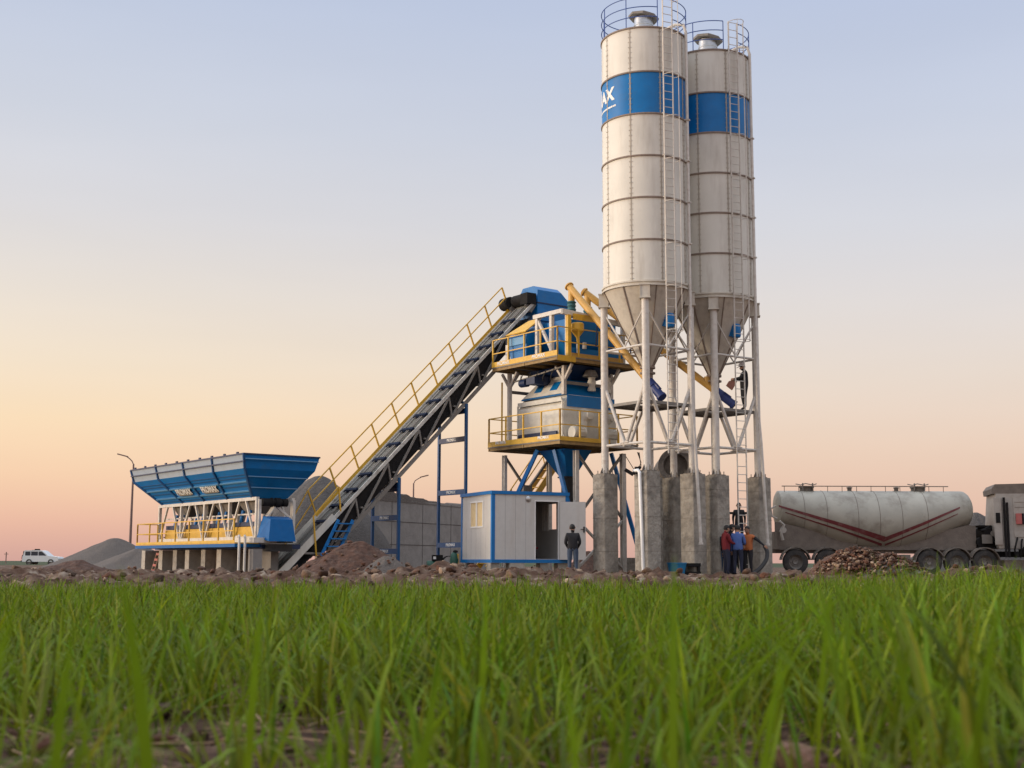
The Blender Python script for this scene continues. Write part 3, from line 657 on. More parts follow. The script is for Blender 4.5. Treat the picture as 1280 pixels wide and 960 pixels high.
# ------------------------------------------------------------------ batching tower
TN = Vector((1.81, 48.0, 0))
def tower_pt(a, b, z): q = TN + u * a + v_ * b; return Vector((q.x, q.y, z))
def railing(b, pts, h, r=.022, gap=1.0, mid=(.5,), up=Vector((0, 0, 1))):
    pts = [Vector(p) for p in pts]
    for p, q in zip(pts[:-1], pts[1:]):
        for k in (1.0,) + tuple(mid): b.beam(p + up * h * k, q + up * h * k, r * 1.8, r * 1.8)
        n = max(1, round((q - p).length / gap))
        for i in range(n + 1): e = p + (q - p) * i / n; b.beam(e, e + up * h, r * 2.4, r * 2.4)
def make_tower():
    t = thing('batching_tower', 'concrete batching tower with two yellow railed platforms, cream mixer and blue hoppers', 'concrete plant', (TN.x, TN.y, -.1), PA)
    o = .1  # local z = world z + .1
    Z = lambda z: z + o
    for (x, y, w) in ((1.2, .5, .16), (3.6, .5, .19), (.45, 4.1, .14), (2.75, 4.1, .16), (3.7, 4.1, .16)):
        lg = MB()
        # I-section column
        lg.box(x - w / 2, x + w / 2, y - .09, y - .075, 0, Z(4.62)); lg.box(x - w / 2, x + w / 2, y + .075, y + .09, 0, Z(4.62)); lg.box(x - .012, x + .012, y - .075, y + .075, 0, Z(4.62))
        l_ = lg.build('leg', 'white_steel', t); MB().box(x - .2, x + .2, y - .2, y + .2, -.02, .02).build('base_plate', 'drum', l_)
    # X braces with gusset
    def xbr(p, q, z0, z1, m):
        p = Vector(p); q = Vector(q); b = MB(); e = Vector((0, 0, 1))
        b.beam(p + e * z0, q + e * z1, .09, .09); b.beam(q + e * z0 + (q - p).normalized().cross(e) * .0, p + e * z1, .085, .085)
        mid = (p + q) / 2 + e * (z0 + z1) / 2; d = (q - p).normalized()
        b.beam(mid - d * .22, mid + d * .22, .11, .42)
        b.build('cross_brace', m, t)
    xbr((1.2, .5, 0), (3.6, .5, 0), Z(2.0), Z(4.6), 'steel'); xbr((.45, 4.1, 0), (2.75, 4.1, 0), Z(1.9), Z(4.6), 'steel'); xbr((1.2, .5, 0), (3.6, .5, 0), Z(.1), Z(2.0), 'white_steel')
    # blue raking struts
    for (p, q) in (((.5, 2.0, 4.7), (-.15, 3.05, 2.2)), ((.9, 1.45, 4.7), (1.1, .75, 2.3)), ((3.7, 1.3, 4.7), (4.3, .3, .6))):
        MB().beam((p[0], p[1], Z(p[2])), (q[0], q[1], Z(q[2])), .14, .14).build('raking_strut', 'blue', t)
    # lower platform
    def platform(x0, x1, y0, y1, zt, name):
        b = MB().box(x0, x1, y0, y1, Z(zt - .045), Z(zt))
        pl = b.build('platform', 'steel', t)
        b = MB()
        for yy in (y0 + .07, (y0 + y1) / 2, y1 - .07): b.box(x0 + .01, x1 - .01, yy - .04, yy + .04, Z(zt - .17), Z(zt - .048))
        for xx in (x0 + .06, x1 - .06): b.box(xx - .03, xx + .03, y0 + .12, y1 - .12, Z(zt - .16), Z(zt - .05))
        for k in range(5): yy = y0 + .5 + (y1 - y0 - 1) * k / 4; b.box(x0 + .1, x1 - .1, yy - .025, yy + .025, Z(zt - .15), Z(zt - .05))
        b.build('joist', 'joist_paint', pl)
        return pl
    LZ = 4.95
    platform(0, 4.0, 0, 4.65, LZ, 'l')
    b = MB(); e = .03
    railing(b, [(e, 4.6, Z(LZ)), (e, e, Z(LZ)), (3.95, e, Z(LZ)), (3.95, 4.6, Z(LZ)), (e, 4.6, Z(LZ))], 1.15, gap=1.05)
    b.build('railing', 'yellow', t)
    kp = MB().box(-.012, .0, 0, 4.62, Z(LZ), Z(LZ + .20)).box(0.02, 2.5, -.012, 0, Z(LZ - .04), Z(LZ + .12)).build('kick_plate', 'yellow', t)
    def face_left(cy, cz): return lambda x, y, e: (-.016 - e, cy - x, Z(cz) + y)
    for cy in (1.0, 3.75): text_mesh('PROMAX', .17, 'lettering', 'sign_white', kp, face_left(cy, LZ + .13), .004)
    # upper platform
    UZ = 8.18
    platform(0, 4.3, .15, 4.4, UZ, 'u')
    b = MB(); railing(b, [(e, 4.35, Z(UZ)), (e, .18, Z(UZ)), (4.25, .18, Z(UZ)), (4.25, 4.35, Z(UZ))], 1.12, gap=1.05); b.build('railing', 'yellow', t)
    kp = MB().box(-.012, .0, .15, 4.38, Z(UZ), Z(UZ + .20)).box(0.02, .9, .138, .15, Z(UZ - .2), Z(UZ + .02)).build('kick_plate', 'yellow', t)
    for cy in (1.3, 3.6): text_mesh('PROMAX', .20, 'lettering', 'sign_white', kp, face_left(cy, UZ + .10), .004)
    # columns between the platforms with V heads
    for (x, y) in ((.98, .95), (.62, 4.0), (3.4, .95), (3.4, 4.0)):
        b = MB(); b.box(x - .07, x + .07, y - .07, y + .07, Z(LZ if y > 2 else 6.83), Z(UZ - .22))
        b.beam((x, y, Z(7.35)), (x, y + .5, Z(UZ - .2)), .09, .09); b.beam((x, y, Z(7.35)), (x, y - .5, Z(UZ - .2)), .09, .09)
        b.beam((x, y, Z(7.35)), (x + .45, y, Z(UZ - .2)), .09, .09)
        b.build('column', 'white_steel', t)
    b = MB(); b.beam((.98, .95, Z(7.3)), (3.4, .95, Z(7.3)), .09, .12); b.beam((.62, 4.0, Z(7.2)), (3.4, 4.0, Z(7.2)), .09, .12); b.beam((.9, 1.0, Z(7.9)), (.62, 4.0, Z(7.55)), .05, .05); b.build('cross_beam', 'steel', t)
    # twin shaft mixer
    x0, x1, y0, y1 = .85, 3.55, .85, 3.75
    prof = [(x0 + .12, 5.05), (x0, 5.4), (x0, 6.4), (x0 + .28, 6.82), (x1 - .28, 6.82), (x1, 6.4), (x1, 5.4), (x1 - .12, 5.05)]
    mx_ = MB().prism([(a, Z(b_)) for a, b_ in prof], y0, y1, axis='y').build('mixer_body', 'mixer_cream', t, angle=20)
    b = MB(); b.box(x0 - .05, x0, y0 + .05, y1 - .05, Z(6.55), Z(6.72)); 
    for yy in (y0 + .03, y1 - .03): b.box(x0 - .04, x0 + .01, yy - .03, yy + .03, Z(5.1), Z(6.6))
    b.prism([(a, Z(b_)) for a, b_ in prof], y0 - .03, y0 - .003, axis='y')
    b.build('body_flange', 'mixer_cream', mx_)
    MB().box(x0 - .07, x0 - .003, y0 + .35, y1 - .1, Z(5.08), Z(5.42)).build('discharge_door', 'blue_dark', mx_)
    # top cover: truncated blue pyramid with side hatches
    a, b_ = (x0 + .1, x1 - .1), (y0 + .05, y1 - .05)
    cov = MB().hexa([(a[0], b_[0], Z(6.825)), (a[1], b_[0], Z(6.825)), (a[1], b_[1], Z(6.825)), (a[0], b_[1], Z(6.825)), (a[0] + .62, b_[0] + .75, Z(7.72)), (a[1] - .62, b_[0] + .75, Z(7.72)), (a[1] - .62, b_[1] - .75, Z(7.72)), (a[0] + .62, b_[1] - .75, Z(7.72))]).build('mixer_cover', 'blue', t, angle=15)
    cs = MB()
    q = [(a[0] + .03 - .01, b_[0] + .12, Z(6.88)), (a[0] + .03 - .01, b_[1] - .12, Z(6.88)), (a[0] + .60 - .01, b_[1] - .75, Z(7.69)), (a[0] + .60 - .01, b_[0] + .80, Z(7.69))]
    nrm = Vector((-.82, 0, .57)) * .02
    cs.hexa([Vector(k) for k in q] + [Vector(k) + nrm for k in q]); cs.build('cover_side_panel', 'mixer_cream', cov, angle=15)
    for yc in (1.75, 2.75):
        s0 = Vector((a[0] + .16, yc, Z(7.06))) + nrm * 1.1; dd = Vector((.57, 0, .81)) * .42
        MB().beam(s0, s0 + dd, .44, .05, up=(-.82, 0, .57)).build('hatch', 'blue', cov)
    MB().box(x0 + .16, x1 - .1, y0 - .06, y0 - .035, Z(6.35), Z(6.80)).build('guard_panel', 'blue', mx_)
    # drive: gearbox and motors on the front face
    MX = Matrix.Rotation(R(90), 3, 'X')
    for xx in (1.85, 3.0):
        d = MB(); d.lathe([(.10, 0), (.30, 0), (.30, .08), (.24, .12), (.24, .28), (.16, .32), (.16, .44), (.08, .46)], 20, c=(xx, y0 - .03, Z(6.02)), mtx=MX); d.build('gearbox', 'mixer_cream', mx_)
    MY = Matrix.Rotation(R(90), 3, 'Y')
    for xx in (1.0, 2.6):
        d = MB(); d.lathe([(.05, 0), (.23, 0), (.25, .04), (.25, .12), (.20, .14), (.20, .55), (.22, .57), (.22, .62), (.06, .64)], 20, c=(xx, y0 - .33, Z(5.32)), mtx=MY)
        for k in range(10): an = R(36 * k); d.beam((xx + .15, y0 - .33 + math.cos(an) * .21, Z(5.32) + math.sin(an) * .21), (xx + .54, y0 - .33 + math.cos(an) * .21, Z(5.32) + math.sin(an) * .21), .02, .03)
        d.box(xx + .22, xx + .42, y0 - .42, y0 - .24, Z(5.5), Z(5.62)); d.box(xx + .1, xx + .6, y0 - .45, y0 - .2, Z(4.96), Z(5.12))
        d.build('motor', 'mixer_cream', mx_)
    MB().box(1.62, 1.82, y0 - .30, y0 - .06, Z(5.25), Z(6.15)).build('belt_guard', 'mixer_cream', mx_)
    # discharge hopper and rubber chute below
    dh = MB().hexa([(1.75, 1.75, Z(3.72)), (2.2, 1.75, Z(3.72)), (2.2, 2.2, Z(3.72)), (1.75, 2.2, Z(3.72)), (1.15, 1.15, Z(4.74)), (2.55, 1.15, Z(4.74)), (2.55, 2.75, Z(4.74)), (1.15, 2.75, Z(4.74))]).build('discharge_hopper', 'blue', t, angle=15)
    MB().lathe([(.25, 0), (.27, .5), (.24, 1.0), (.26, 1.5)], 20, c=(1.97, 1.97, Z(2.2)), close=True).build('rubber_chute', 'rubber', dh)
    MB().box(1.70, 2.25, 1.70, 2.25, Z(3.66), Z(3.715)).build('flange', 'rubber', dh)
    # between cover and upper platform: inlet funnels, pipes
    MB().hexa([(1.75, 1.5, Z(7.5)), (2.85, 1.5, Z(7.5)), (2.85, 2.9, Z(7.5)), (1.75, 2.9, Z(7.5)), (1.05, .6, Z(7.97)), (3.9, .6, Z(7.97)), (3.9, 3.4, Z(7.97)), (1.05, 3.4, Z(7.97))]).build('inlet_funnel', 'blue_dark', t, angle=15)
    MB().lathe([(.25, 0), (.33, .1), (.33, .34), (.25, .44)], 16, c=(1.25, 2.6, Z(7.35))).build('dust_bag_ring', 'blue_dark', t)
    for (x, y) in ((2.35, .9), (3.2, .95)):
        MB().lathe([(.15, 0), (.17, .06), (.13, .2), (.18, .34), (.13, .48), (.18, .6)], 14, c=(x, y, Z(7.05))).build('rubber_bellows', 'mixer_cream', t)
    MB().lathe([(.02, .3), (.22, .24), (.30, .05), (.31, 0), (.02, 0)], 14, c=(2.2, .8, Z(7.6))).build('pipe_cowl', 'steel', t)
    # top frame with weigh hoppers
    TZ = 9.98
    for (x, y) in ((.45, 1.95), (.45, 1.05), (.75, .45), (3.75, .6), (3.75, 3.6), (.45, 3.9)):
        MB().box(x - .07, x + .07, y - .07, y + .07, Z(UZ), Z(TZ if (x, y) != (.45, 3.9) else 9.1)).build('frame_post', 'white_steel', t)
    b = MB()
    b.beam((.45, 2.15, Z(TZ)), (.45, .35, Z(TZ)), .16, .16)
    b.beam((.45, 1.95, Z(TZ - .1)), (.45, 1.05, Z(UZ + .35)), .10, .10)
    b.beam((.4, .38, Z(TZ - .02)), (3.9, .38, Z(TZ - .22)), .14, .2)
    b.build('top_frame', 'white_steel', t)
    MB().box(.66, .82, .30, .45, Z(UZ - .1), Z(TZ - .12)).box(.9, 2.4, .27, .31, Z(TZ - .3), Z(TZ - .06)).build('yellow_post', 'yellow', t)
    wh = MB(); wh.box(1.0, 3.5, .75, 3.4, Z(8.95), Z(9.8)); wh.hexa([(1.5, 1.2, Z(8.22)), (3.0, 1.2, Z(8.22)), (3.0, 2.9, Z(8.22)), (1.5, 2.9, Z(8.22)), (1.0, .75, Z(8.948)), (3.5, .75, Z(8.948)), (3.5, 3.4, Z(8.948)), (1.0, 3.4, Z(8.948))])
    wh.build('weigh_hopper', 'blue', t, angle=15)
    MB().box(.95, 3.6, .48, .7, Z(8.32), Z(8.62)).build('hopper_beam', 'blue', t)
    MB().box(.95, 3.6, .42, .47, Z(8.22), Z(8.40)).build('guard_strip', 'yellow_dull', t)
    MB().lathe([(.03, -.42), (.05, -.2), (.22, .02), (.25, .05), (.25, .34), (.21, .38)], 16, c=(1.2, .38, Z(9.2))).build('additive_tank', 'yellow', t)
    MB().lathe([(.045, 0), (.045, .38)], 10, c=(1.2, .38, Z(8.4))).box(1.5, 1.62, .34, .46, Z(8.6), Z(8.85)).build('additive_valve', 'white_steel', t)
    # aggregate inlet: blue casing, yellow flap
    ch = MB(); ch.hexa([(.22, 2.4, Z(8.3)), (.95, 2.4, Z(8.3)), (.95, 3.35, Z(8.3)), (.22, 3.35, Z(8.3)), (.18, 2.3, Z(9.35)), (.98, 2.3, Z(9.75)), (.98, 3.6, Z(9.75)), (.18, 3.6, Z(9.35))]); chute = ch.build('aggregate_chute', 'blue', t, angle=15)
    MB().box(.15, .175, 2.35, 3.5, Z(8.95), Z(9.25)).build('light_panel', 'blue_rib', chute)
    b = MB(); b.hexa([(.12, 2.3, Z(9.38)), (.85, 2.2, Z(9.98)), (.85, 3.0, Z(9.98)), (.12, 3.6, Z(9.38)), (.10, 2.3, Z(9.42)), (.83, 2.2, Z(10.02)), (.83, 3.0, Z(10.02)), (.10, 3.6, Z(9.42))]); b.build('flap', 'yellow', chute)
    # head casing at the very top (chamfered box)
    x0, x1, y0, y1 = 2.5, 4.15, 4.57, 5.85
    cs = MB(); cs.prism([(y0, Z(10.5)), (y1, Z(10.5)), (y1, Z(11.65)), (y1 - .25, Z(12.0)), (y0 + .28, Z(12.0)), (y0, Z(11.8))][::-1], x0, x1 - .35, axis='x')
    yo = [(y0, 10.5), (y1, 10.5), (y1, 11.65), (y1 - .25, 12.0), (y0 + .28, 12.0), (y0, 11.8)]
    yi = [(y0, 10.5), (y1, 10.5), (y1, 11.4), (y1 - .1, 11.55), (y0 + .1, 11.55), (y0, 11.5)]
    n = 6; cs.add([(x1 - .352, q[0], Z(q[1])) for q in yo] + [(x1, q[0], Z(q[1])) for q in yi], [tuple(range(n))[::-1], tuple(range(n, 2 * n))] + [(i, (i + 1) % n, (i + 1) % n + n, i + n) for i in range(n)])
    hc = cs.build('head_casing', 'blue', t, angle=15)
    MB().box(x0 - .02, x1 + .03, y0 - .03, y0 - .003, Z(11.22), Z(11.27)).box(x0 - .03, x0 - .003, y0, y1, Z(11.22), Z(11.27)).build('casing_flange', 'blue_dark', hc)
    MB().box(x0 + .1, x1 - .1, y0 + .1, y1 - .1, Z(8.6), Z(10.495)).build('waiting_bin', 'blue', t, angle=15)
    # access stair behind (yellow) from ground to the lower platform
    st = MB(); p0, p1 = Vector((.1, 4.75, Z(.1))), Vector((4.0, 4.75, Z(4.85)))
    for yy in (0, .7): st.beam(p0 + Vector((0, yy, 0)), p1 + Vector((0, yy, 0)), .05, .26, up=(1, 0, .3))
    for k in range(12): q = p0 + (p1 - p0) * (k + .5) / 12; st.box(q.x - .1, q.x + .1, q.y, q.y + .7, q.z - .015, q.z + .015)
    for yy in (0, .7):
        st.beam(p0 + Vector((-.25, yy, .9)), p1 + Vector((-.25, yy, .9)), .04, .04)
        for k in (0.1, .5, .9): q = p0 + (p1 - p0) * k + Vector((0, yy, 0)); st.beam(q, q + Vector((-.25, 0, .9)), .035, .035)
    for yy in (0, .7): st.beam(p0 + Vector((0, yy, 0)), (p0.x, p0.y + yy, 0), .08, .08)
    st.build('stair', 'yellow', t)
    # conduit pipes and small clutter
    MB().tube((.42, 4.25, Z(LZ)), (.42, 4.25, Z(7.6)), .035, 8).build('conduit', 'yellow', t)
    MB().tube((1.05, .38, 0), (1.05, .38, Z(2.7)), .06, 10).build('water_pipe', 'white_steel', t)
    cab = MB()
    for k in range(5):
        y = 1.2 + k * .5; cab.path([(.7, y, Z(7.85)), (.6, y + .1, Z(7.55)), (.75, y + .3, Z(7.45)), (.9, y + .4, Z(7.85))], .018, 5)
    for k in range(3): cab.path([(4.2 + .05 * k, .3, Z(4.7)), (4.35, .25, Z(4.3 - .1 * k)), (4.4, .6, Z(3.9)), (4.1, .9, Z(4.6))], .015, 5)
    cab.build('cable', 'rubber', t)
    MB().box(.5, .95, 2.2, 2.75, Z(7.35), Z(7.62)).lathe([(.16, -.2), (.17, .2)], 12, c=(.6, 3.0, Z(7.45)), mtx=MX).build('vibrator', 'blue_dark', t)
    return t
make_tower()

# ------------------------------------------------------------------ screw conveyors
def screw(name_label, p, q, drop):
    p = Vector(p); q = Vector(q)                # p = low end under the silo, q = high end over the tower
    t = thing('screw_conveyor', name_label, 'screw conveyor', p, 0, 'yellow screw conveyors')
    d = (q - p); n = d.normalized(); z = Vector((0, 0, 1))
    MB().tube((0, 0, 0), d, .14, 20).build('tube', 'yellow_dull', t)
    b = MB()
    for k in (0.0, .5, .985):
        c = d * k; b.tube(c, c + n * .045, .19, 20)
    b.build('flange', 'yellow_dull', t)
    e = d - n * .25
    MB().tube(e, e - z * .55, .13, 16).build('discharge_spout', 'yellow_dull', t)
    c = e - z * .5; b = MB()
    b.lathe([(.15, 0), (.19, -.04), (.15, -.1), (.18, -.18), (.15, -.26), (.19, -.34), (.15, -.42), (.17, -drop)], 16, c=c); b.build('dust_sleeve', 'teal', t)
    m = MB(); m.tube(-n * .05, -n * .35, .19, 16); m.tube(-n * .35, -n * .85, .16, 16); m.tube(-n * .85, -n * .95, .19, 16)
    m.beam(-n * .45 + z * .16, -n * .75 + z * .16, .16, .14); mo = m.build('drive_motor', 'navy', t)
    MB().tube(n * .35 + z * .05, n * .35 + z * .33, .14, 14).build('inlet_spout', 'yellow_dull', t)
    sup = MB(); s = d * .62; sup.tube(s + z * .0, s + Vector((0, 0, .0)) + Vector((-.05, .1, -1.0)), .03, 6); sup.build('hanger', 'blue_dark', t)
    return t
q1 = tower_pt(1.50, 1.3, 11.28); q2 = tower_pt(2.25, 1.3, 11.15)
screw('yellow screw conveyor rising from the nearer silo outlet to the tower top', (S1.x + .02, S1.y - .05, 7.02), q1, .65)
screw('longer yellow screw conveyor passing behind the nearer silo from the farther one', (S2.x + .02, S2.y - .05, 6.95), q2, .6)

# ------------------------------------------------------------------ inclined belt conveyor
def make_conveyor():
    T = Vector((-8.64, 46.67, 0))
    t = thing('belt_conveyor', 'steep inclined belt conveyor with yellow handrail feeding the batching tower', 'conveyor', (T.x, T.y, -.12), PA); t.scale = (1.067,) * 3
    SL = .995; z0 = -.02; ln = 10.72
    al = math.atan(SL); dn = Vector((-math.sin(al), 0, math.cos(al))); ds = Vector((math.cos(al), 0, math.sin(al)))
    P = lambda x, y, h=0: Vector((x, y, z0 + x * SL)) + Vector((0, 0, h))
    HW = .58
    for s_ in (-1, 1):
        MB().beam(P(-.3, s_ * HW, -.06), P(ln, s_ * HW, -.06), .06, .12, up=dn).build('side_channel', 'conveyor_grey', t)
    for s_ in (-1, 1):
        b = MB(); b.beam(P(1.7, s_ * HW, -1.08), P(ln - 1.7, s_ * HW, -1.08), .08, .13, up=dn)
        x = 1.7; k = 0
        b.beam(P(.9, s_ * HW, -.15), P(1.8, s_ * HW, -1.05), .07, .07)
        while x < ln - 2.2:
            if s_ < 0 or True:
                b.beam(P(x, s_ * HW, -1.05), P(x + 1.15, s_ * HW, -.18), .06, .075); b.beam(P(x + 1.15, s_ * HW, -.18), P(x + 1.3, s_ * HW, -1.05), .05, .06)
            x += 1.3
        b.build('truss', 'steel', t)
    x = 1.7
    while x < ln - 2.0:
        MB().beam(P(x, -HW, -1.0), P(x, HW, -1.0), .1, .08).build('cross_member', 'steel', t); MB().beam(P(x + .12, -HW, -.75), P(x + .12, HW, -.75), .08, .06).build('cross_member', 'steel', t); x += 1.3
    MB().beam(P(-.1, 0, -.02), P(ln + .1, 0, -.02), .84, .02, up=dn).build('carrying_belt', 'belt', t)
    MB().beam(P(.8, 0, -.62), P(ln, 0, -.62), .84, .02, up=dn).build('return_belt', 'rubber', t)
    MB().beam(P(1.2, HW - .06, -.56), P(ln - .1, HW - .06, -.56), .015, .70, up=dn).build('truss_dark_backing', 'dark', t)  # added black sheet: hides the sky so the truss interior looks dark
    MB().beam(P(1.3, -HW + .10, -.52), P(ln - .6, -HW + .10, -.52), .015, .60, up=dn).build('truss_dark_sheet', 'dark', t)  # added black sheet standing in for the shaded inside of the open truss
    # longitudinal skirt rails on top
    b = MB()
    for y, w in ((-.33, .05), (-.22, .035), (.12, .03)): b.beam(P(.1, y, .07), P(ln - .3, y, .07), w, .05, up=dn)
    b.build('skirt_rail', 'steel', t)
    # blue idler frames across the belt
    x = 1.75
    k = 0
    while x < ln - .6:
        b = MB(); c = P(x, 0, .10)
        b.beam(c + Vector((0, -.58, 0)), c + Vector((0, .2, 0)), .11, .08, up=dn)
        b.tube(c + Vector((0, -.5, -.05)), c + Vector((0, .3, -.05)), .05, 8)
        b.build('idler_frame', 'navy_dark', t); x += .575
    # walkway edge, kick plate and handrail on the far side
    MB().beam(P(1.9, HW + .07, .10), P(ln - .15, HW + .07, .10), .02, .13, up=dn).build('kick_plate', 'yellow', t)
    MB().beam(P(1.9, HW + .04, .0), P(ln - .1, HW + .04, .0), .05, .06, up=dn).build('walkway_edge', 'white_steel', t)
    b = MB(); hv = Vector((-.36, 0, .86)); x = 2.0; n = 10; xe = ln - .25
    for i in range(n + 1):
        q = P(2.0 + (xe - 2.0) * i / n, HW + .1, .1); b.beam(q, q + hv, .05, .05, up=(0, 1, 0))
    a0, a1 = P(2.0, HW + .1, .1), P(xe, HW + .1, .1)
    for k in (.52, 1.0): b.beam(a0 + hv * k, a1 + hv * k, .04, .04, up=(0, 1, 0))
    b.build('handrail', 'yellow', t)
    # lower access: short posts and slanted rails down to the ground, blue ladder
    b = MB()
    top = P(2.0, HW + .1, .1) + hv; b.beam(top, P(.9, HW + .1, .75), .04, .04); b.beam(P(2.0, HW + .1, .1) + hv * .5, P(1.05, HW + .1, .35), .035, .035); b.beam(P(.9, HW + .1, .75), P(.75, HW + .1, -.2), .045, .045)
    tp = P(2.1, -HW - .12, .95); b.beam(tp, P(1.15, -HW - .12, .85), .04, .04); b.beam(P(1.15, -HW - .12, .85), Vector((1.35, -HW - .12, .1)), .045, .045); b.beam(tp, P(2.2, -HW - .12, .0), .045, .045)
    b.build('ladder_handrail', 'yellow', t)
    b = MB(); l0, l1 = Vector((1.05, -HW - .35, .05)), P(2.0, -HW - .35, -.1)
    for dx in (0, .62): b.beam(l0 + Vector((dx, 0, 0)), l1 + Vector((dx * .9, 0, .0)), .05, .10, up=(1, 0, 0))
    for k in range(7): q = l0 + (l1 - l0) * (k + .5) / 7; b.box(q.x, q.x + .6, q.y - .12, q.y + .12, q.z - .02, q.z + .02)
    b.build('access_ladder', 'blue', t)
    # boot end
    b = MB()
    for s_ in (-1, 1): b.beam(P(-.62, s_ * (HW + .05), .06), P(2.0, s_ * (HW + .05), .02), .02, .25, up=dn)
    bt = b.build('boot_plate', 'cream', t)
    MB().tube((-.15, -HW - .1, z0 - .1), (-.15, HW + .1, z0 - .1), .13, 14).build('tail_pulley', 'steel', t)
    # drive station
    h = P(ln - .25, 0, .35)
    MB().tube(h + Vector((0, .55, 0)), h + Vector((0, 1.05, 0)), .26, 16).build('drive_gearbox', 'dark', t)
    MB().tube(h + Vector((.15, -.25, .05)), h + Vector((.15, .45, .05)), .25, 14).build('drive_motor', 'dark', t)
    b = MB(); q = h + Vector((.1, -.3, .0)); b.box(q.x - .2, q.x + .25, q.y - .35, q.y + .1, q.z - .2, q.z + .24); b.build('motor_box', 'dark', t)
    b = MB()
    for s_ in (-1, 1): b.beam(P(ln - .2, s_ * .5, -.1), P(ln + .1, s_ * .5, .0), .03, .42, up=dn)
    b.beam(P(ln - .1, 0, -.3), P(ln + .1, 0, -.3), 1.0, .03, up=dn)
    b.build('head_frame', 'steel', t)
    # blue support trestles
    for (xx, bars) in ((2.32, (.93,)), (4.60, (.72, 1.92, 2.95)), (7.51, (.98, 2.95, 4.93))):
        s = t; f = MB(); yn, yf = -HW - .05, 1.18; zt = P(xx, 0, -1.12).z; ztf = zt + .12
        f.box(xx - .05, xx + .05, yn - .045, yn + .045, 0, zt); f.box(xx - .05, xx + .05, yf - .045, yf + .045, 0, ztf + .25)
        f.box(xx - .16, xx + .16, yn - .15, yn + .15, 0, .02); f.box(xx - .16, xx + .16, yf - .15, yf + .15, 0, .02)
        tr = f.build('trestle', 'trestle_blue', t)
        bb = list(bars) + [zt - .35]
        for i, zb in enumerate(bb):
            br = MB().box(xx - .05, xx + .05, yn + .046, yf - .046, zb, zb + .19).build('trestle_bar', 'blue_dark' if i > 1 else 'trestle_blue', tr)
            text_mesh('PROMAX', .15, 'lettering', 'sign_white', tr, (lambda zc: (lambda x, y, e: (xx - .053 - e, (yn + yf) / 2 - x, zc + y)))(zb + .095), .004)
        f = MB(); f.beam((xx, yf, ztf + .2), (xx, yn + .1, zt + .05), .1, .1); f.build('trestle_cap', 'blue', tr)
    return t
make_conveyor()

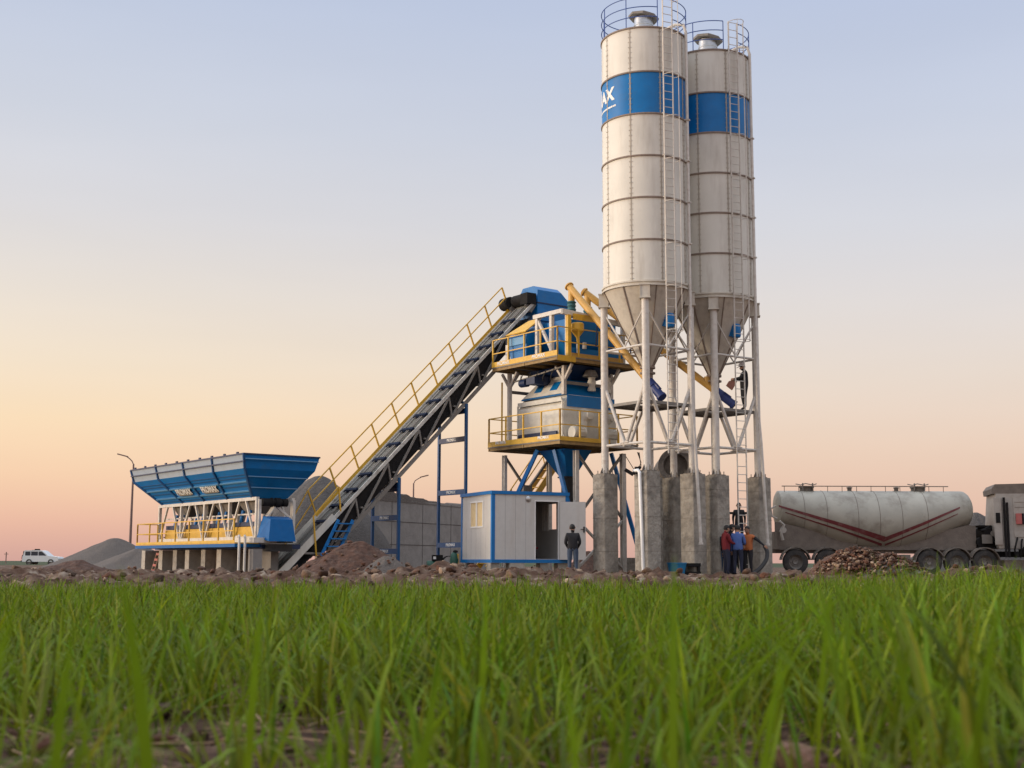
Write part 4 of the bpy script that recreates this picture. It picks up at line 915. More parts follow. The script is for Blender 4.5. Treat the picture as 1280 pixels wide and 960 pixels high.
# ------------------------------------------------------------------ aggregate bins
HN = Vector((-9.43, 45.0, 0))
def make_bins():
    t = thing('aggregate_bin', 'long blue four compartment aggregate bin on a white truss and concrete piers', 'hopper', (HN.x, HN.y, .78), PA)
    o = -.78; Z = lambda z: z + o
    W_, LN = 3.0, 10.9; ze, zs, zb = 4.12, 3.62, 2.62
    ai, bi, bj = .82, .9, 1.75
    # skirt (upper vertical-ish band), lower sloping hopper
    x0, x1, y0, y1 = 0, W_, 0, LN
    e = .12
    hop = MB()
    top = [(x0, y0, Z(ze)), (x1, y0, Z(ze)), (x1, y1, Z(ze)), (x0, y1, Z(ze))]; mid = [(x0 + e, y0 + e, Z(zs)), (x1 - e, y0 + e, Z(zs)), (x1 - e, y1 - e, Z(zs)), (x0 + e, y1 - e, Z(zs))]; bot = [(ai, bi, Z(zb)), (W_ - ai, bi, Z(zb)), (W_ - ai, LN - bj, Z(zb)), (ai, LN - bj, Z(zb))]
    hop.add(mid + bot, [(0, 1, 5, 4), (1, 2, 6, 5), (2, 3, 7, 6), (3, 0, 4, 7), (4, 5, 6, 7)])
    hop.add(top + mid, [(0, 1, 5, 4), (1, 2, 6, 5), (2, 3, 7, 6)]); body = hop.build('hopper_body', 'blue', t, angle=10)
    sk = MB().add([top[3], top[0], mid[0], mid[3]], [(0, 1, 2, 3)]).build('top_skirt', 'skirt', t, angle=10)
    # aggregate fill
    MB().add([(x0 + .05, y0 + .05, Z(ze - .25)), (x1 - .05, y0 + .05, Z(ze - .25)), (x1 - .05, y1 - .05, Z(ze - .25)), (x0 + .05, y1 - .05, Z(ze - .25))], [(0, 1, 2, 3)]).build('aggregate', 'gravel', t)
    # ribs: verticals on the long side at compartment walls
    def on(b_, s, side=0, out=.03):      # point on the left slope: b along, s 0 top ..1 bottom
        A0 = Vector((x0 + e, b_, Z(zs))); A1 = Vector((ai, b_, Z(zb))); q = A0 + (A1 - A0) * s
        return q + Vector((-.75, 0, -.6)) * out
    def edge_b(k, s):                     # rib at compartment k leans with the hopper ends
        c = LN / 2; bb = e + (LN - 2 * e) * k; b2 = bi + (LN - bi - bj) * k; return bb + (b2 - bb) * s
    for k in (0, .25, .5, .75, 1.0):
        b = MB(); b.beam(on(edge_b(k, 0), 0), on(edge_b(k, 1), 1), .09, .07, up=(-.75, 0, -.6))
        q = Vector((x0 - .02, LN * k, Z(ze))); r = Vector((x0 + e - .03, edge_b(k, 0), Z(zs))); b.beam(q, r, .07, .07, up=(1, 0, 0))
        b.build('rib', 'trestle_blue', body)
    for k0 in (0, .25, .5, .75):
        for s in (.42, .74):
            b = MB(); b.beam(on(edge_b(k0, s) + .08, s, out=.035), on(edge_b(k0 + .25, s) - .08, s, out=.035), .05, .06, up=(-.75, 0, -.6)); b.build('stiffener', 'blue_rib', body)
        for s in (.2, .3, .58, .88):
            b = MB(); b.beam(on(edge_b(k0, s) + .08, s, out=.012), on(edge_b(k0 + .25, s) - .08, s, out=.012), .03, .03, up=(-.75, 0, -.6)); b.build('crease', 'trestle_blue', body)
    b = MB(); b.beam((x0 + .01, 0, Z(3.86)), (x0 + .01, LN, Z(3.86)), .06, .04); b.beam((x0 - .01, -.02, Z(ze)), (x0 - .01, LN, Z(ze)), .06, .05); b.beam((0, -.01, Z(ze)), (W_, -.01, Z(ze)), .06, .05); b.beam((W_, 0, Z(ze)), (W_, LN, Z(ze)), .06, .05); b.build('rim', 'blue_dark', body)
    # end wall stiffeners
    for z_ in (3.95, 3.35, 2.98):
        s = (zs - z_) / (zs - zb)
        if s < 0: xa, xb, yy = x0 + .05, x1 - .05, .0
        else: xa, xb, yy = x0 + e + (ai - e) * s, x1 - e - (ai - e) * s, e + (bi - e) * s
        MB().beam((xa, yy - .02, Z(z_)), (xb, yy - .02, Z(z_)), .05, .035).build('stiffener', 'blue_rib', body)
    # two signs on the middle panels
    for k in (.36, .62):
        cB = edge_b(k, .55); c = on(cB, .55, out=.05); dn_ = (on(cB, 1) - on(cB, 0)).normalized()
        sg = MB(); sg.beam(c - dn_ * .17, c + dn_ * .17, 1.25, .02, up=(-.75, 0, -.6)); so = sg.build('sign', 'steel', body)
        nn = Vector((-.75, 0, -.6)).normalized()
        text_mesh('PROMAX', .36, 'lettering', 'sign_white', body, (lambda c_, dn2: (lambda x, y, e_: c_ + nn * (.016 + e_) + Vector((0, -1, 0)) * x - dn2 * y))(c, dn_), .008)
    # lifting lugs
    b = MB()
    for k in range(10): b.box(-.02, .04, .5 + k * 1.1, .62 + k * 1.1, Z(ze + .02), Z(ze + .09))
    b.build('lug', 'blue_dark', body)
    # white support truss
    zt, zl = 2.58, 1.22
    for side, xx in (('near', ai - .02), ('far', W_ - ai + .02)):
        b = MB(); b.beam((xx, bi - .45, Z(zt)), (xx, LN - bj + .45, Z(zt)), .12, .12); b.beam((xx, bi - .45, Z(zl - .05)), (xx, LN - bj + .45, Z(zl - .05)), .12, .14)
        b.build('truss_chord', 'white_steel', t)
        B = [bi - .4 + (LN - bi - bj + .8) * k / 4 for k in range(5)]
        for q in B: MB().box(xx - .055, xx + .055, q - .055, q + .055, Z(zl), Z(zt - .06)).build('post', 'white_steel', t)
        for k in range(4):
            w = B[k + 1] - B[k]
            b = MB(); b.beam((xx - .02, B[k] + .12, Z(zl + .02)), (xx - .02, B[k] + w * .38, Z(zt - .06)), .07, .07); b.beam((xx - .02, B[k + 1] - .12, Z(zl + .02)), (xx - .02, B[k + 1] - w * .38, Z(zt - .06)), .07, .07); b.build('diagonal', 'white_steel', t)
    # gates, air cylinders, weigh belt
    for k in range(4):
        yc = bi + (LN - bi - bj) * (k + .5) / 4
        MB().hexa([(1.25, yc - .35, Z(2.1)), (1.75, yc - .35, Z(2.1)), (1.75, yc + .35, Z(2.1)), (1.25, yc + .35, Z(2.1)), (1.0, yc - .8, Z(2.6)), (2.0, yc - .8, Z(2.6)), (2.0, yc + .8, Z(2.6)), (1.0, yc + .8, Z(2.6))]).build('discharge_gate', 'steel', t, angle=15)
        for dy in (-.3, .3): MB().tube((1.0, yc + dy, Z(1.75)), (1.1, yc + dy, Z(2.2)), .07, 10).build('air_cylinder', 'blue', t)
    MB().box(.98, 2.0, .55, 9.3, Z(1.62), Z(1.78)).build('weigh_bin', 'blue_dark', t)
    MB().box(.95, .99, .45, 9.3, Z(1.08), Z(1.60)).build('belt_side_plate', 'yellow', t)
    MB().box(1.0, 2.0, .1, 9.6, Z(1.3), Z(1.34)).build('collecting_belt', 'rubber', t)
    MB().beam((.95, .6, Z(2.05)), (.95, 9.2, Z(2.05)), .05, .05).build('air_line', 'white_steel', t)
    # walkway with yellow rail on the near side
    b = MB(); b.box(-.18, .74, .15, 9.5, Z(.97), Z(1.01)); wk = b.build('walkway', 'yellow', t)
    MB().box(-.2, .78, .1, 9.55, Z(.85), Z(.965)).build('walkway_frame', 'chute_blue', wk)
    b = MB(); railing(b, [(.7, 9.48, Z(1.01)), (-.15, 9.48, Z(1.01)), (-.15, .3, Z(1.01))], .82, gap=1.35, r=.02); b.build('railing', 'yellow', wk)
    MB().box(-.19, -.175, .15, 9.5, Z(1.01), Z(1.09)).build('kick_plate', 'yellow', wk)
    # base sills
    for xx in (ai, W_ - ai): MB().box(xx - .07, xx + .07, .2, 9.5, Z(.98) + .035, Z(1.13)).build('base_sill', 'white_steel', t)
    MB().box(.78, 2.3, .0, 9.9, Z(.8), Z(.96)).build('base_frame', 'blue_dark', t)
    # head end: drive chute
    b = MB(); b.hexa([(.7, -.7, Z(1.05)), (1.75, -.7, Z(1.05)), (1.75, .25, Z(1.2)), (.7, .25, Z(1.2)), (.85, -.5, Z(1.82)), (1.7, -.5, Z(1.82)), (1.95, .3, Z(1.95)), (.95, .3, Z(1.95))]); hd = b.build('head_chute', 'chute_blue', t, angle=15)
    MB().box(.9, 1.75, -.45, .1, Z(.70), Z(.96)).build('chute_skirt', 'rubber', hd)
    MB().box(.3, 1.2, -.35, .0, Z(1.0), Z(1.18)).build('bearing_beam', 'white_steel', hd)
    MXm = Matrix.Rotation(R(90), 3, 'Y')
    mo = MB(); mo.lathe([(.05, 0), (.14, 0), (.14, .34), (.17, .36), (.17, .42), (.12, .44), (.12, .5), (.17, .52), (.17, .72), (.1, .74), (.1, .8), (.14, .82), (.14, 1.0), (.05, 1.0)], 14, c=(.9, .35, Z(2.45)), mtx=MXm); mo.build('drive_motor', 'dark', t)
    b = MB(); b.beam((.85, .4, Z(1.2)), (.85, .4, Z(2.55)), .1, .1); b.beam((2.2, .4, Z(1.2)), (2.2, .4, Z(2.55)), .1, .1); b.beam((1.4, .4, Z(2.4)), (2.15, .4, Z(1.85)), .08, .08); b.beam((1.5, .45, Z(2.4)), (1.0, .45, Z(1.7)), .3, .03); b.build('end_frame', 'white_steel', t)
    b = MB()
    for dx in (0, .22): b.path([(-.1 + dx, .0, Z(1.25)), (-.1 + dx, -.05, Z(1.2)), (-.1 + dx, -.05, Z(-.15))], .045, 8)
    b.beam((-.1, .2, Z(1.2)), (-.1, .0, Z(1.2)), .08, .08); b.build('drain_pipe', 'white_steel', t)
    return t
make_bins()
for i, (b_, lab, m) in enumerate([(9.9, 'leftmost concrete pier under the far end of the aggregate bin', 'concrete_light'), (8.06, 'second concrete pier from the left under the bin, beside the red steps', 'concrete_light'), (6.6, 'third concrete pier from the left under the bin', 'concrete'),
                                  (5.4, 'fourth concrete pier from the left under the bin', 'concrete_light'), (3.9, 'fifth concrete pier from the left, in the plywood bay under the bin', 'concrete'), (2.5, 'second concrete pier from the right under the bin, right of the plywood', 'concrete_light'), (-.15, 'rightmost concrete pier beside the conveyor tail', 'concrete_wall')]):
    q = HN + u * .3 + v_ * b_
    o = MB().box(-.0, 2.2 if b_ > 0 else .35, -.19, .19, -.25, .78).build('concrete_pier', m, angle=30); o.location = (q.x, q.y, 0); o.rotation_euler = (0, 0, R(PA)); tag(o, lab, 'pier', 'concrete piers under the aggregate bin')
q = HN + u * 1.5 + v_ * 5.3
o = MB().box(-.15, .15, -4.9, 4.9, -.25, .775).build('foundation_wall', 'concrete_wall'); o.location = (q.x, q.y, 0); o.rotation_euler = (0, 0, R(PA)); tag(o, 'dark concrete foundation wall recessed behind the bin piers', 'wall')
q = HN + u * .7 + v_ * 3.2
o = MB().box(0, .03, -.6, .5, -.2, .76).build('plywood_sheet', 'ply'); o.location = (q.x, q.y, 0); o.rotation_euler = (0, 0, R(PA)); tag(o, 'brownish plywood sheet closing a bay under the aggregate bin', 'board')
q = HN + u * .2 + v_ * 8.6
t = thing('step_ladder', 'small red and pale ladder leaning between the left bin piers', 'ladder', (q.x, q.y, -.15), PA)
b = MB()
for s_ in (-.16, .16): b.beam((0, s_, 0), (.25, s_, .9), .04, .04)
b.build('rail', 'ply', t); b = MB()
for k in range(4): b.beam((.03 + .06 * k, -.16, .12 + .22 * k), (.03 + .06 * k, .16, .12 + .22 * k), .05, .09)
b.build('rung', 'red_lens', t)
# blue sump frame beside the conveyor tail
q = at(343, 700, 49.0)
t = thing('charging_hopper', 'dusty blue charging hopper beside the conveyor tail', 'hopper', (q.x, 49.0, -.1), PA)
MB().hexa([(-.3, -.3, .2), (.3, -.3, .2), (.3, .3, .2), (-.3, .3, .2), (-.75, -.6, .72), (.75, -.6, .72), (.75, .6, .72), (-.75, .6, .72)]).build('hopper_body', 'blue', t, angle=15)
for (x, y) in ((-.45, -.5), (.45, -.5), (-.45, .5), (.45, .5)): MB().box(x - .03, x + .03, y - .03, y + .03, -.05, .6).build('leg', 'blue', t)

# ------------------------------------------------------------------ retaining wall (behind the conveyor)
wa = at(445, 703, 61.5); wb = at(625, 703, 76); wa.z = 0; wb.z = 0
ang = math.degrees(math.atan2(wb.y - wa.y, wb.x - wa.x)); wl = (wb - wa).length
t = thing('retaining_wall', 'long grey block retaining wall with rubble on top behind the conveyor', 'wall', (wa.x, wa.y, 0), ang)
b = MB(); b.box(0, wl, 0, .8, -.3, 3.45); b.build('wall', 'concrete_wall', t)
b = MB()
for z in (1.2, 2.35): b.box(0, wl, -.012, 0, z, z + .03)
for k in range(6): b.box(k * wl / 5 + .1, k * wl / 5 + .13, -.012, 0, -.2, 3.45)
b.build('joint', 'gravel_dark', t)
xs = np.linspace(0, wl, 130); zt = 3.5 + .28 * fbm(xs * 1.2, xs * 0 + 3, 4, 5) + .12 * np.abs(fbm(xs * 5, xs * 0 + 9, 3, 6)) + .35 * np.exp(-((xs - 2.5) / 3.5) ** 2)
vs = []; fs = []
for x, z in zip(xs, zt):
    vs += [(x, -.02, 3.35), (x, .05, z), (x, 1.2, z + .1), (x, 3.0, 2.9)]
for i in range(len(xs) - 1):
    for k in range(3): fs.append((i * 4 + k, (i + 1) * 4 + k, (i + 1) * 4 + k + 1, i * 4 + k + 1))
MB().add(vs, fs).build('rubble_top', 'gravel', t, angle=60)
q = at(575, 630, 84)
t = thing('tarred_hut', 'small dark red roofed hut peeping over the wall beside the cabin', 'hut', (q.x + .3, 84, -.1), 10)
MB().box(-.6, .6, 0, 1.5, 0, 3.75).build('wall', 'concrete_wall', t)
MB().prism([(-.75, 3.755), (.75, 3.755), (.0, 4.25)], -.1, 1.6, axis='y').build('roof', 'red_earth', t, angle=15)
# low blocks seen between the pillars
for (px, Y, w, h, lab) in [(785, 53, 1.6, .55, 'low concrete block wall seen between the first two silo pillars'), (838, 55, 1.0, .75, 'short dark concrete block behind the silo pillars above the blue tub'), (765, 51.5, .9, .3, 'low concrete plinth between cabin door and first pillar')]:
    q = at(px, 703, Y); o = MB().box(-w / 2, w / 2, 0, .5, -.2, h).build('concrete_block', 'concrete'); o.location = (q.x, Y, 0); o.rotation_euler = (0, 0, R(8)); tag(o, lab, 'block')

# ------------------------------------------------------------------ site cabin
def make_cabin():
    t = thing('site_cabin', 'small white panel cabin with blue frame, its door standing open', 'cabin', (-.70, 46.0, .33), 25)
    LX, LY, H = 3.09, 2.87, 2.57; th = .06
    f = .12
    b = MB()
    # posts and beams butted, 3 mm proud
    for (x, y) in ((0, 0), (LX - f, 0), (0, LY - f), (LX - f, LY - f)): MB().box(x, x + f, y, y + f, f, H - f).build('corner_post', 'blue', t)
    b = MB(); b.box(-.01, LX + .01, -.01, f, 0, f); b.box(-.01, LX + .01, LY - f, LY + .01, 0, f); b.box(-.01, f, f, LY - f, 0, f); b.box(LX - f, LX + .01, f, LY - f, 0, f); b.box(f, LX - f, f, LY - f, .05, .1); b.build('floor_frame', 'blue', t)
    b = MB(); b.box(-.03, LX + .03, -.03, LY + .03, H - f, H); b.build('roof_frame', 'blue', t)
    # front wall (y=0) with doorway
    dx0, dx1, dz = 1.74, 2.66, 2.22
    b = MB(); y0, y1 = .02, .02 + th; b.box(f, dx0, y0, y1, f, H - f); b.box(dx1, LX - f, y0, y1, f, H - f); b.box(dx0, dx1, y0, y1, dz, H - f)
    fw = b.build('front_wall', 'panel', t)
    s = MB()
    for k in range(1, 4): s.box(f + k * .41 - .004, f + k * .41 + .004, y0 - .003, y0, f, H - f)
    s.build('panel_joint', 'panel_dim', fw)
    d = MB(); d.box(dx0 - .04, dx0 + .0, y0 - .02, y1 + .01, f, dz + .04); d.box(dx1, dx1 + .04, y0 - .02, y1 + .01, f, dz + .04); d.box(dx0, dx1, y0 - .02, y1 + .01, dz - .0, dz + .04); d.build('door_frame', 'white_frame', fw)
    MB().lathe([(.11, 0), (.11, .03), (.06, .06)], 14, c=(1.45, y0, 2.3), mtx=Matrix.Rotation(R(90), 3, 'X')).build('lamp', 'zinc', fw)
    # door leaf swung right round
    a = R(-31); dr = Vector((math.cos(a), math.sin(a), 0)); n = Vector((-dr.y, dr.x, 0)) * .02; h0 = Vector((dx1 + .045, -.03, 0)); w = .95
    b = MB(); z0, z1 = Vector((0, 0, f + .0)), Vector((0, 0, dz))
    b.hexa([h0 - n + z0, h0 + dr * w - n + z0, h0 + dr * w + n + z0, h0 + n + z0, h0 - n + z1, h0 + dr * w - n + z1, h0 + dr * w + n + z1, h0 + n + z1]); dl = b.build('door', 'panel', t)
    b = MB(); c = h0 + dr * (w - .06) - n * 2.2 + Vector((0, 0, 1.1)); b.beam(c, c + Vector((0, 0, .22)), .05, .03); b.beam(c + Vector((0, 0, .12)), c + Vector((0, 0, .12)) - dr * .12, .02, .02); b.build('handle', 'dark', dl)
    # left wall (x=0) with window
    def wall_win(xa, xb, wy0, wy1, wz0, wz1, name, side):
        b = MB(); b.box(xa, xb, f, wy0, f, H - f); b.box(xa, xb, wy1, LY - f, f, H - f); b.box(xa, xb, wy0, wy1, f, wz0); b.box(xa, xb, wy0, wy1, wz1, H - f)
        return b.build(name, 'panel', t)
    wy0, wy1, wz0, wz1 = .83, 2.02, 1.27, 2.24
    lw = wall_win(.02, .02 + th, wy0, wy1, wz0, wz1, 'side_wall', -1)
    win = MB(); fr = .05
    win.box(.005, .07, wy0, wy0 + fr, wz0, wz1); win.box(.005, .07, wy1 - fr, wy1, wz0, wz1); win.box(.005, .07, wy0 + fr, wy1 - fr, wz0, wz0 + fr); win.box(.005, .07, wy0 + fr, wy1 - fr, wz1 - fr, wz1); win.box(.003, .07, (wy0 + wy1) / 2 - .05, (wy0 + wy1) / 2 + .05, wz0 + fr, wz1 - fr)
    wf = win.build('window', 'white_frame', lw)
    MB().box(.03, .04, wy0 + fr, wy1 - fr, wz0 + fr, wz1 - fr).build('roller_blind', 'shade', wf)
    g_ = MB()
    for k in range(1, 6): g_.box(.017, .02, f + k * .45 - .004, f + k * .45 + .004, f, wz0 - .02)
    g_.build('panel_joint', 'panel_dim', lw)
    ey0, ey1 = .85, 1.98
    b = MB(); ex0, ex1 = LX - .02 - th, LX - .02; b.box(ex0, ex1, f, ey0, f, H - f); b.box(ex0, ex1, ey1, LY - f, f, H - f); b.box(ex0, ex1, ey0, ey1, f, 1.25); b.box(ex0, ex1, ey0, ey1, 2.2, H - f)
    ew = b.build('end_wall', 'panel', t)
    c = MB()
    for k in range(9): c.box(ex0 - .06 - .02 * (k % 2), ex0 - .03 - .02 * (k % 2), 1.38 + k * .065, 1.445 + k * .065, 1.2, 2.24)
    c.build('curtain', 'curtain', ew)
    # back wall with window showing sky
    bx0, bx1, bz0, bz1 = 2.0, 2.85, 1.3, 2.2
    b = MB(); yb0, yb1 = LY - .02 - th, LY - .02; b.box(f, LX - f, yb0, yb1, f, H - f)
    bw = b.build('back_wall', 'panel', t)
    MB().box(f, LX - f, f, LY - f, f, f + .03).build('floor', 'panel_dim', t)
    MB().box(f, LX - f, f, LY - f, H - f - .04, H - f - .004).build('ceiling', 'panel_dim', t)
    return t
make_cabin()
q = Vector((-.7, 46, 0)); cu_, cv_ = Vector((math.cos(R(25)), math.sin(R(25)), 0)), Vector((-math.sin(R(25)), math.cos(R(25)), 0))
for i, (x, y, w, lab) in enumerate([(.15, .2, .35, 'concrete block under the near left corner of the cabin'), (1.0, .15, .6, 'wide concrete block under the middle of the cabin front'), (2.1, .2, .3, 'concrete block under the cabin doorway'), (2.9, .25, .4, 'concrete block under the right end of the cabin'), (.15, 2.5, .35, 'concrete block under the rear left corner of the cabin')]):
    c = q + cu_ * x + cv_ * y; o = MB().box(-w / 2, w / 2, -.15, .2, -.3, .325).build('concrete_block', 'concrete_light' if i % 2 else 'concrete'); o.location = (c.x, c.y, 0); o.rotation_euler = (0, 0, R(25)); tag(o, lab, 'block', 'concrete blocks under the cabin')
c = q + cu_ * 2.0 + cv_ * 1.1; t = thing('bench', 'red seat inside the cabin seen through the open door', 'seat', (c.x, c.y, .49), 25)
MB().box(-.45, .25, -.25, .25, .35, .42).build('seat', 'sweater_red', t); MB().box(-.42, -.36, -.22, .22, 0, .35).build('leg', 'dark', t); MB().box(.15, .2, -.22, .22, 0, .35).build('leg', 'dark', t)

# ------------------------------------------------------------------ tanker semi-trailer
def make_tanker():
    YT = 52.2; X0 = at(967, 660, YT).x; X1 = at(1211, 650, YT).x; LNG = X1 - X0
    t = thing('tanker_trailer', 'dusty white V bottomed cement tanker trailer with red stripes', 'tanker trailer', (X0, YT, -.1), 0)
    o = .1; top = 3.27 + o
    def bot(x):       # underside profile
        k = x / LNG
        pts = [(0, 1.86), (.32, 1.02), (.44, .84), (.60, .80), (.74, 1.08), (1, 1.85)]
        for (a, za), (b_, zb) in zip(pts[:-1], pts[1:]):
            if k <= b_: return za + (zb - za) * (k - a) / (b_ - a) + o
        return pts[-1][1] + o
    st = []
    n = 44
    for i in range(n + 1):
        x = .25 + (LNG - .6) * i / n; zb = bot(x); r = (top - zb) / 2; st.append((x, (top + zb) / 2, r))
    # domed ends
    x0, c0, r0 = st[0]; x1, c1, r1 = st[-1]
    pre = [(x0 - .04 - .16 * math.sin(R(a)), c0, r0 * math.cos(R(a))) for a in (85, 60, 35, 10)]
    post = [(x1 + .02 + .42 * math.sin(R(a)), c1, r1 * math.cos(R(a))) for a in (12, 30, 48, 65, 80, 88)]
    S_ = pre + st + post; m = 40; vs = []; fs = []
    W2 = 1.25
    for (x, c, r) in S_:
        for k in range(m):
            a = 2 * math.pi * k / m; rr = r; vs.append((x, math.cos(a) * min(W2, rr * 1.12) if rr > .3 else math.cos(a) * rr, c + math.sin(a) * rr))
    for j in range(len(S_) - 1):
        for k in range(m): fs.append((j * m + k, j * m + (k + 1) % m, (j + 1) * m + (k + 1) % m, (j + 1) * m + k))
    fs += [tuple(range(m))[::-1], tuple((len(S_) - 1) * m + k for k in range(m))]
    tk = MB().add(vs, fs).build('tank', 'tank', t, angle=30)
    def surf(x, z, out=.02):
        zb = bot(x); r = (top - zb) / 2; c = (top + zb) / 2; s = max(-1, min(1, (z - c) / r)); return Vector((x, -math.sqrt(1 - s * s) * min(W2, r * 1.12) - out, z))
    Zx = lambda px, py: (at(px, py, YT - 1.2).x - X0, at(px, py, YT - 1.2).z + o)
    for (pa, pb, wd) in (((976, 632), (1108, 674), .21), ((984, 640), (1106, 681), .10), ((1108, 674), (1203, 634), .17), ((1110, 681), (1200, 642), .08)):
        (xa, za), (xb, zb_) = Zx(*pa), Zx(*pb); b = MB(); K = 26; vs = []
        for i in range(K + 1):
            s = i / K; x = xa + (xb - xa) * s; z = za + (zb_ - za) * s; w = wd * ((.35 + .65 * s) if xb < 5 else (1 - .6 * s)) / 2 if True else wd
            vs += [surf(x, z - w), surf(x, z + w)]
        b.add(vs, [(2 * i, 2 * i + 1, 2 * i + 3, 2 * i + 2) for i in range(K)]); b.build('stripe', 'red_stripe', tk, angle=60)
    for px in (1008, 1035, 1073, 1100, 1128, 1160):    # weld seams
        x = at(px, 640, YT - 1.2).x - X0; zb = bot(x); r = (top - zb) / 2 + .004; c = (top + zb) / 2; b = MB()
        b.path([(x, math.cos(R(a)) * min(W2 + .004, r * 1.12), c + math.sin(R(a)) * r) for a in range(90, 275, 8)], .008, 5); b.build('weld_seam', 'tank_dust', tk)
    b = MB()
    b.path([(.3, -.35, top + .17), (LNG - .9, -.35, top + .17)], .02, 6)
    for k in range(12): x = .4 + k * (LNG - 1.5) / 11; b.tube((x, -.35, top - .08), (x, -.35, top + .17), .014, 5)
    b.build('top_rail', 'rust', t)
    for px in (1008, 1147):
        x = at(px, 612, YT).x - X0; h = MB().lathe([(.27, -.08), (.27, .12), (.31, .12), (.31, .17), (.1, .2)], 18, c=(x, 0, top)).build('manhole', 'drum', t)
        b = MB(); b.path([(x - .5, -.3, top + .26), (x - .3, -.3, top + .22), (x - .1, -.3, top + .28), (x + .2, -.3, top + .22), (x + .35, -.3, top + .27)], .02, 5)
        for d_ in (-.2, .2): b.tube((x + d_, -.25, top), (x + d_, -.25, top + .3), .03, 6)
        b.build('clamp', 'steel', h)
    for x in (3.1, 5.0): MB().lathe([(.09, -.05), (.09, .1), (.12, .1), (.12, .14), (.03, .16)], 12, c=(x, -.1, top)).build('valve', 'drum', t)
    # chassis skirts and stand
    b = MB(); b.prism([(-.1, .98), (3.2, .98), (3.2, 1.2), (2.6, 1.45), (.2, 2.05), (-.1, 2.1)], -.72, -.69, axis='y'); b.prism([(4.5, .98), (LNG, .98), (LNG, 1.95), (LNG - .3, 1.98), (5.6, 1.5), (4.5, 1.15)], -.72, -.69, axis='y'); b.box(3.2, 4.5, -.72, -.69, .98, 1.12)
    b.box(-.1, .0, -1.0, 1.0, 1.0, 1.7); b.box(-.2, LNG + .8, -.55, -.45, .85, 1.02); b.box(-.2, LNG + .8, .45, .55, .85, 1.02)
    b.build('chassis', 'tank_dust', t); MB().box(2.2, 5.2, -1.0, -.73, .28, .80).build('storage_box', 'drum', t)
    # rear fittings (dirty pipes beside the pillar)
    b = MB(); b.path([(-.1, -1.0, 2.7), (-.3, -1.0, 2.6), (-.25, -1.0, 2.3), (-.05, -1.0, 2.2)], .04, 6); b.path([(.12, -1.15, 1.35), (.05, -1.15, 1.7), (.18, -1.15, 1.95), (.0, -1.15, 2.1)], .06, 8); b.tube((.15, -1.2, 1.75), (.15, -1.05, 1.75), .12, 12); b.build('rear_pipework', 'truck_white', t)
    def wheel(x, y=-1.0):
        My = Matrix.Rotation(R(90), 3, 'X'); w = MB().lathe([(.28, -.14), (.42, -.15), (.49, -.11), (.50, 0), (.49, .11), (.42, .15), (.28, .14)], 32, c=(x, y, .5), mtx=My, close=False).build('tyre', 'tyre', t)
        r = MB().lathe([(.0, .0), (.09, .03), (.12, -.02), (.2, -.03), (.27, .03), (.29, .13), (.29, -.13)], 24, c=(x, y, .5), mtx=My, close=False)
        r.build('rim', 'steel', w)
        n_ = MB()
        for k in range(8): a = R(45 * k); n_.tube((x + math.cos(a) * .15, y, .5 + math.sin(a) * .15), (x + math.cos(a) * .15, y - .05, .5 + math.sin(a) * .15), .02, 5)
        n_.build('wheel_nut', 'steel', w)
        f = MB(); a0, a1 = 8, 172
        prof = [(math.cos(R(a0 + (a1 - a0) * k / 16)), math.sin(R(a0 + (a1 - a0) * k / 16))) for k in range(17)]
        vs = []
        for (c_, s_) in prof: vs += [(x + c_ * .60, y - .2, .5 + s_ * .60), (x + c_ * .60, y + .2, .5 + s_ * .60), (x + c_ * .56, y + .2, .5 + s_ * .56), (x + c_ * .56, y - .2, .5 + s_ * .56)]
        f.add(vs, [(4 * i + k, 4 * i + (k + 1) % 4, 4 * (i + 1) + (k + 1) % 4, 4 * (i + 1) + k) for i in range(16) for k in range(4)] + [(3, 2, 1, 0), (64, 65, 66, 67)])
        f.build('mudguard', 'drum', t)
    for px in (994, 1034, 1161, 1195, 1230): 
        x = at(px, 700, YT - 1).x - X0; wheel(x); 
    # compressor on the front
    x = LNG + .05; b = MB(); b.box(x, x + .85, -.9, .3, 1.05, 1.12); b.tube((x + .5, -.95, 1.62), (x + .5, .2, 1.62), .32, 18); b.box(x + .05, x + .85, -.8, .2, 1.12, 1.5); b.tube((x + .12, -.85, 1.3), (x + .12, .1, 1.3), .2, 12); b.tube((x + .1, -.9, 1.75), (x + .9, -.9, 1.95), .06, 8); b.box(x + .15, x + .8, -.7, .1, 1.9, 1.98)
    b.build('compressor', 'dark', t)
    MB().box(x + .1, x + .5, -.98, -.94, 1.25, 1.6).lathe([(.02, 0), (.12, 0), (.12, .03), (.02, .03)], 14, c=(x + .55, -1.0, 1.65), mtx=Matrix.Rotation(R(90), 3, 'X')).build('gauge', 'steel', t)
    return X0 + LNG
XT = make_tanker()

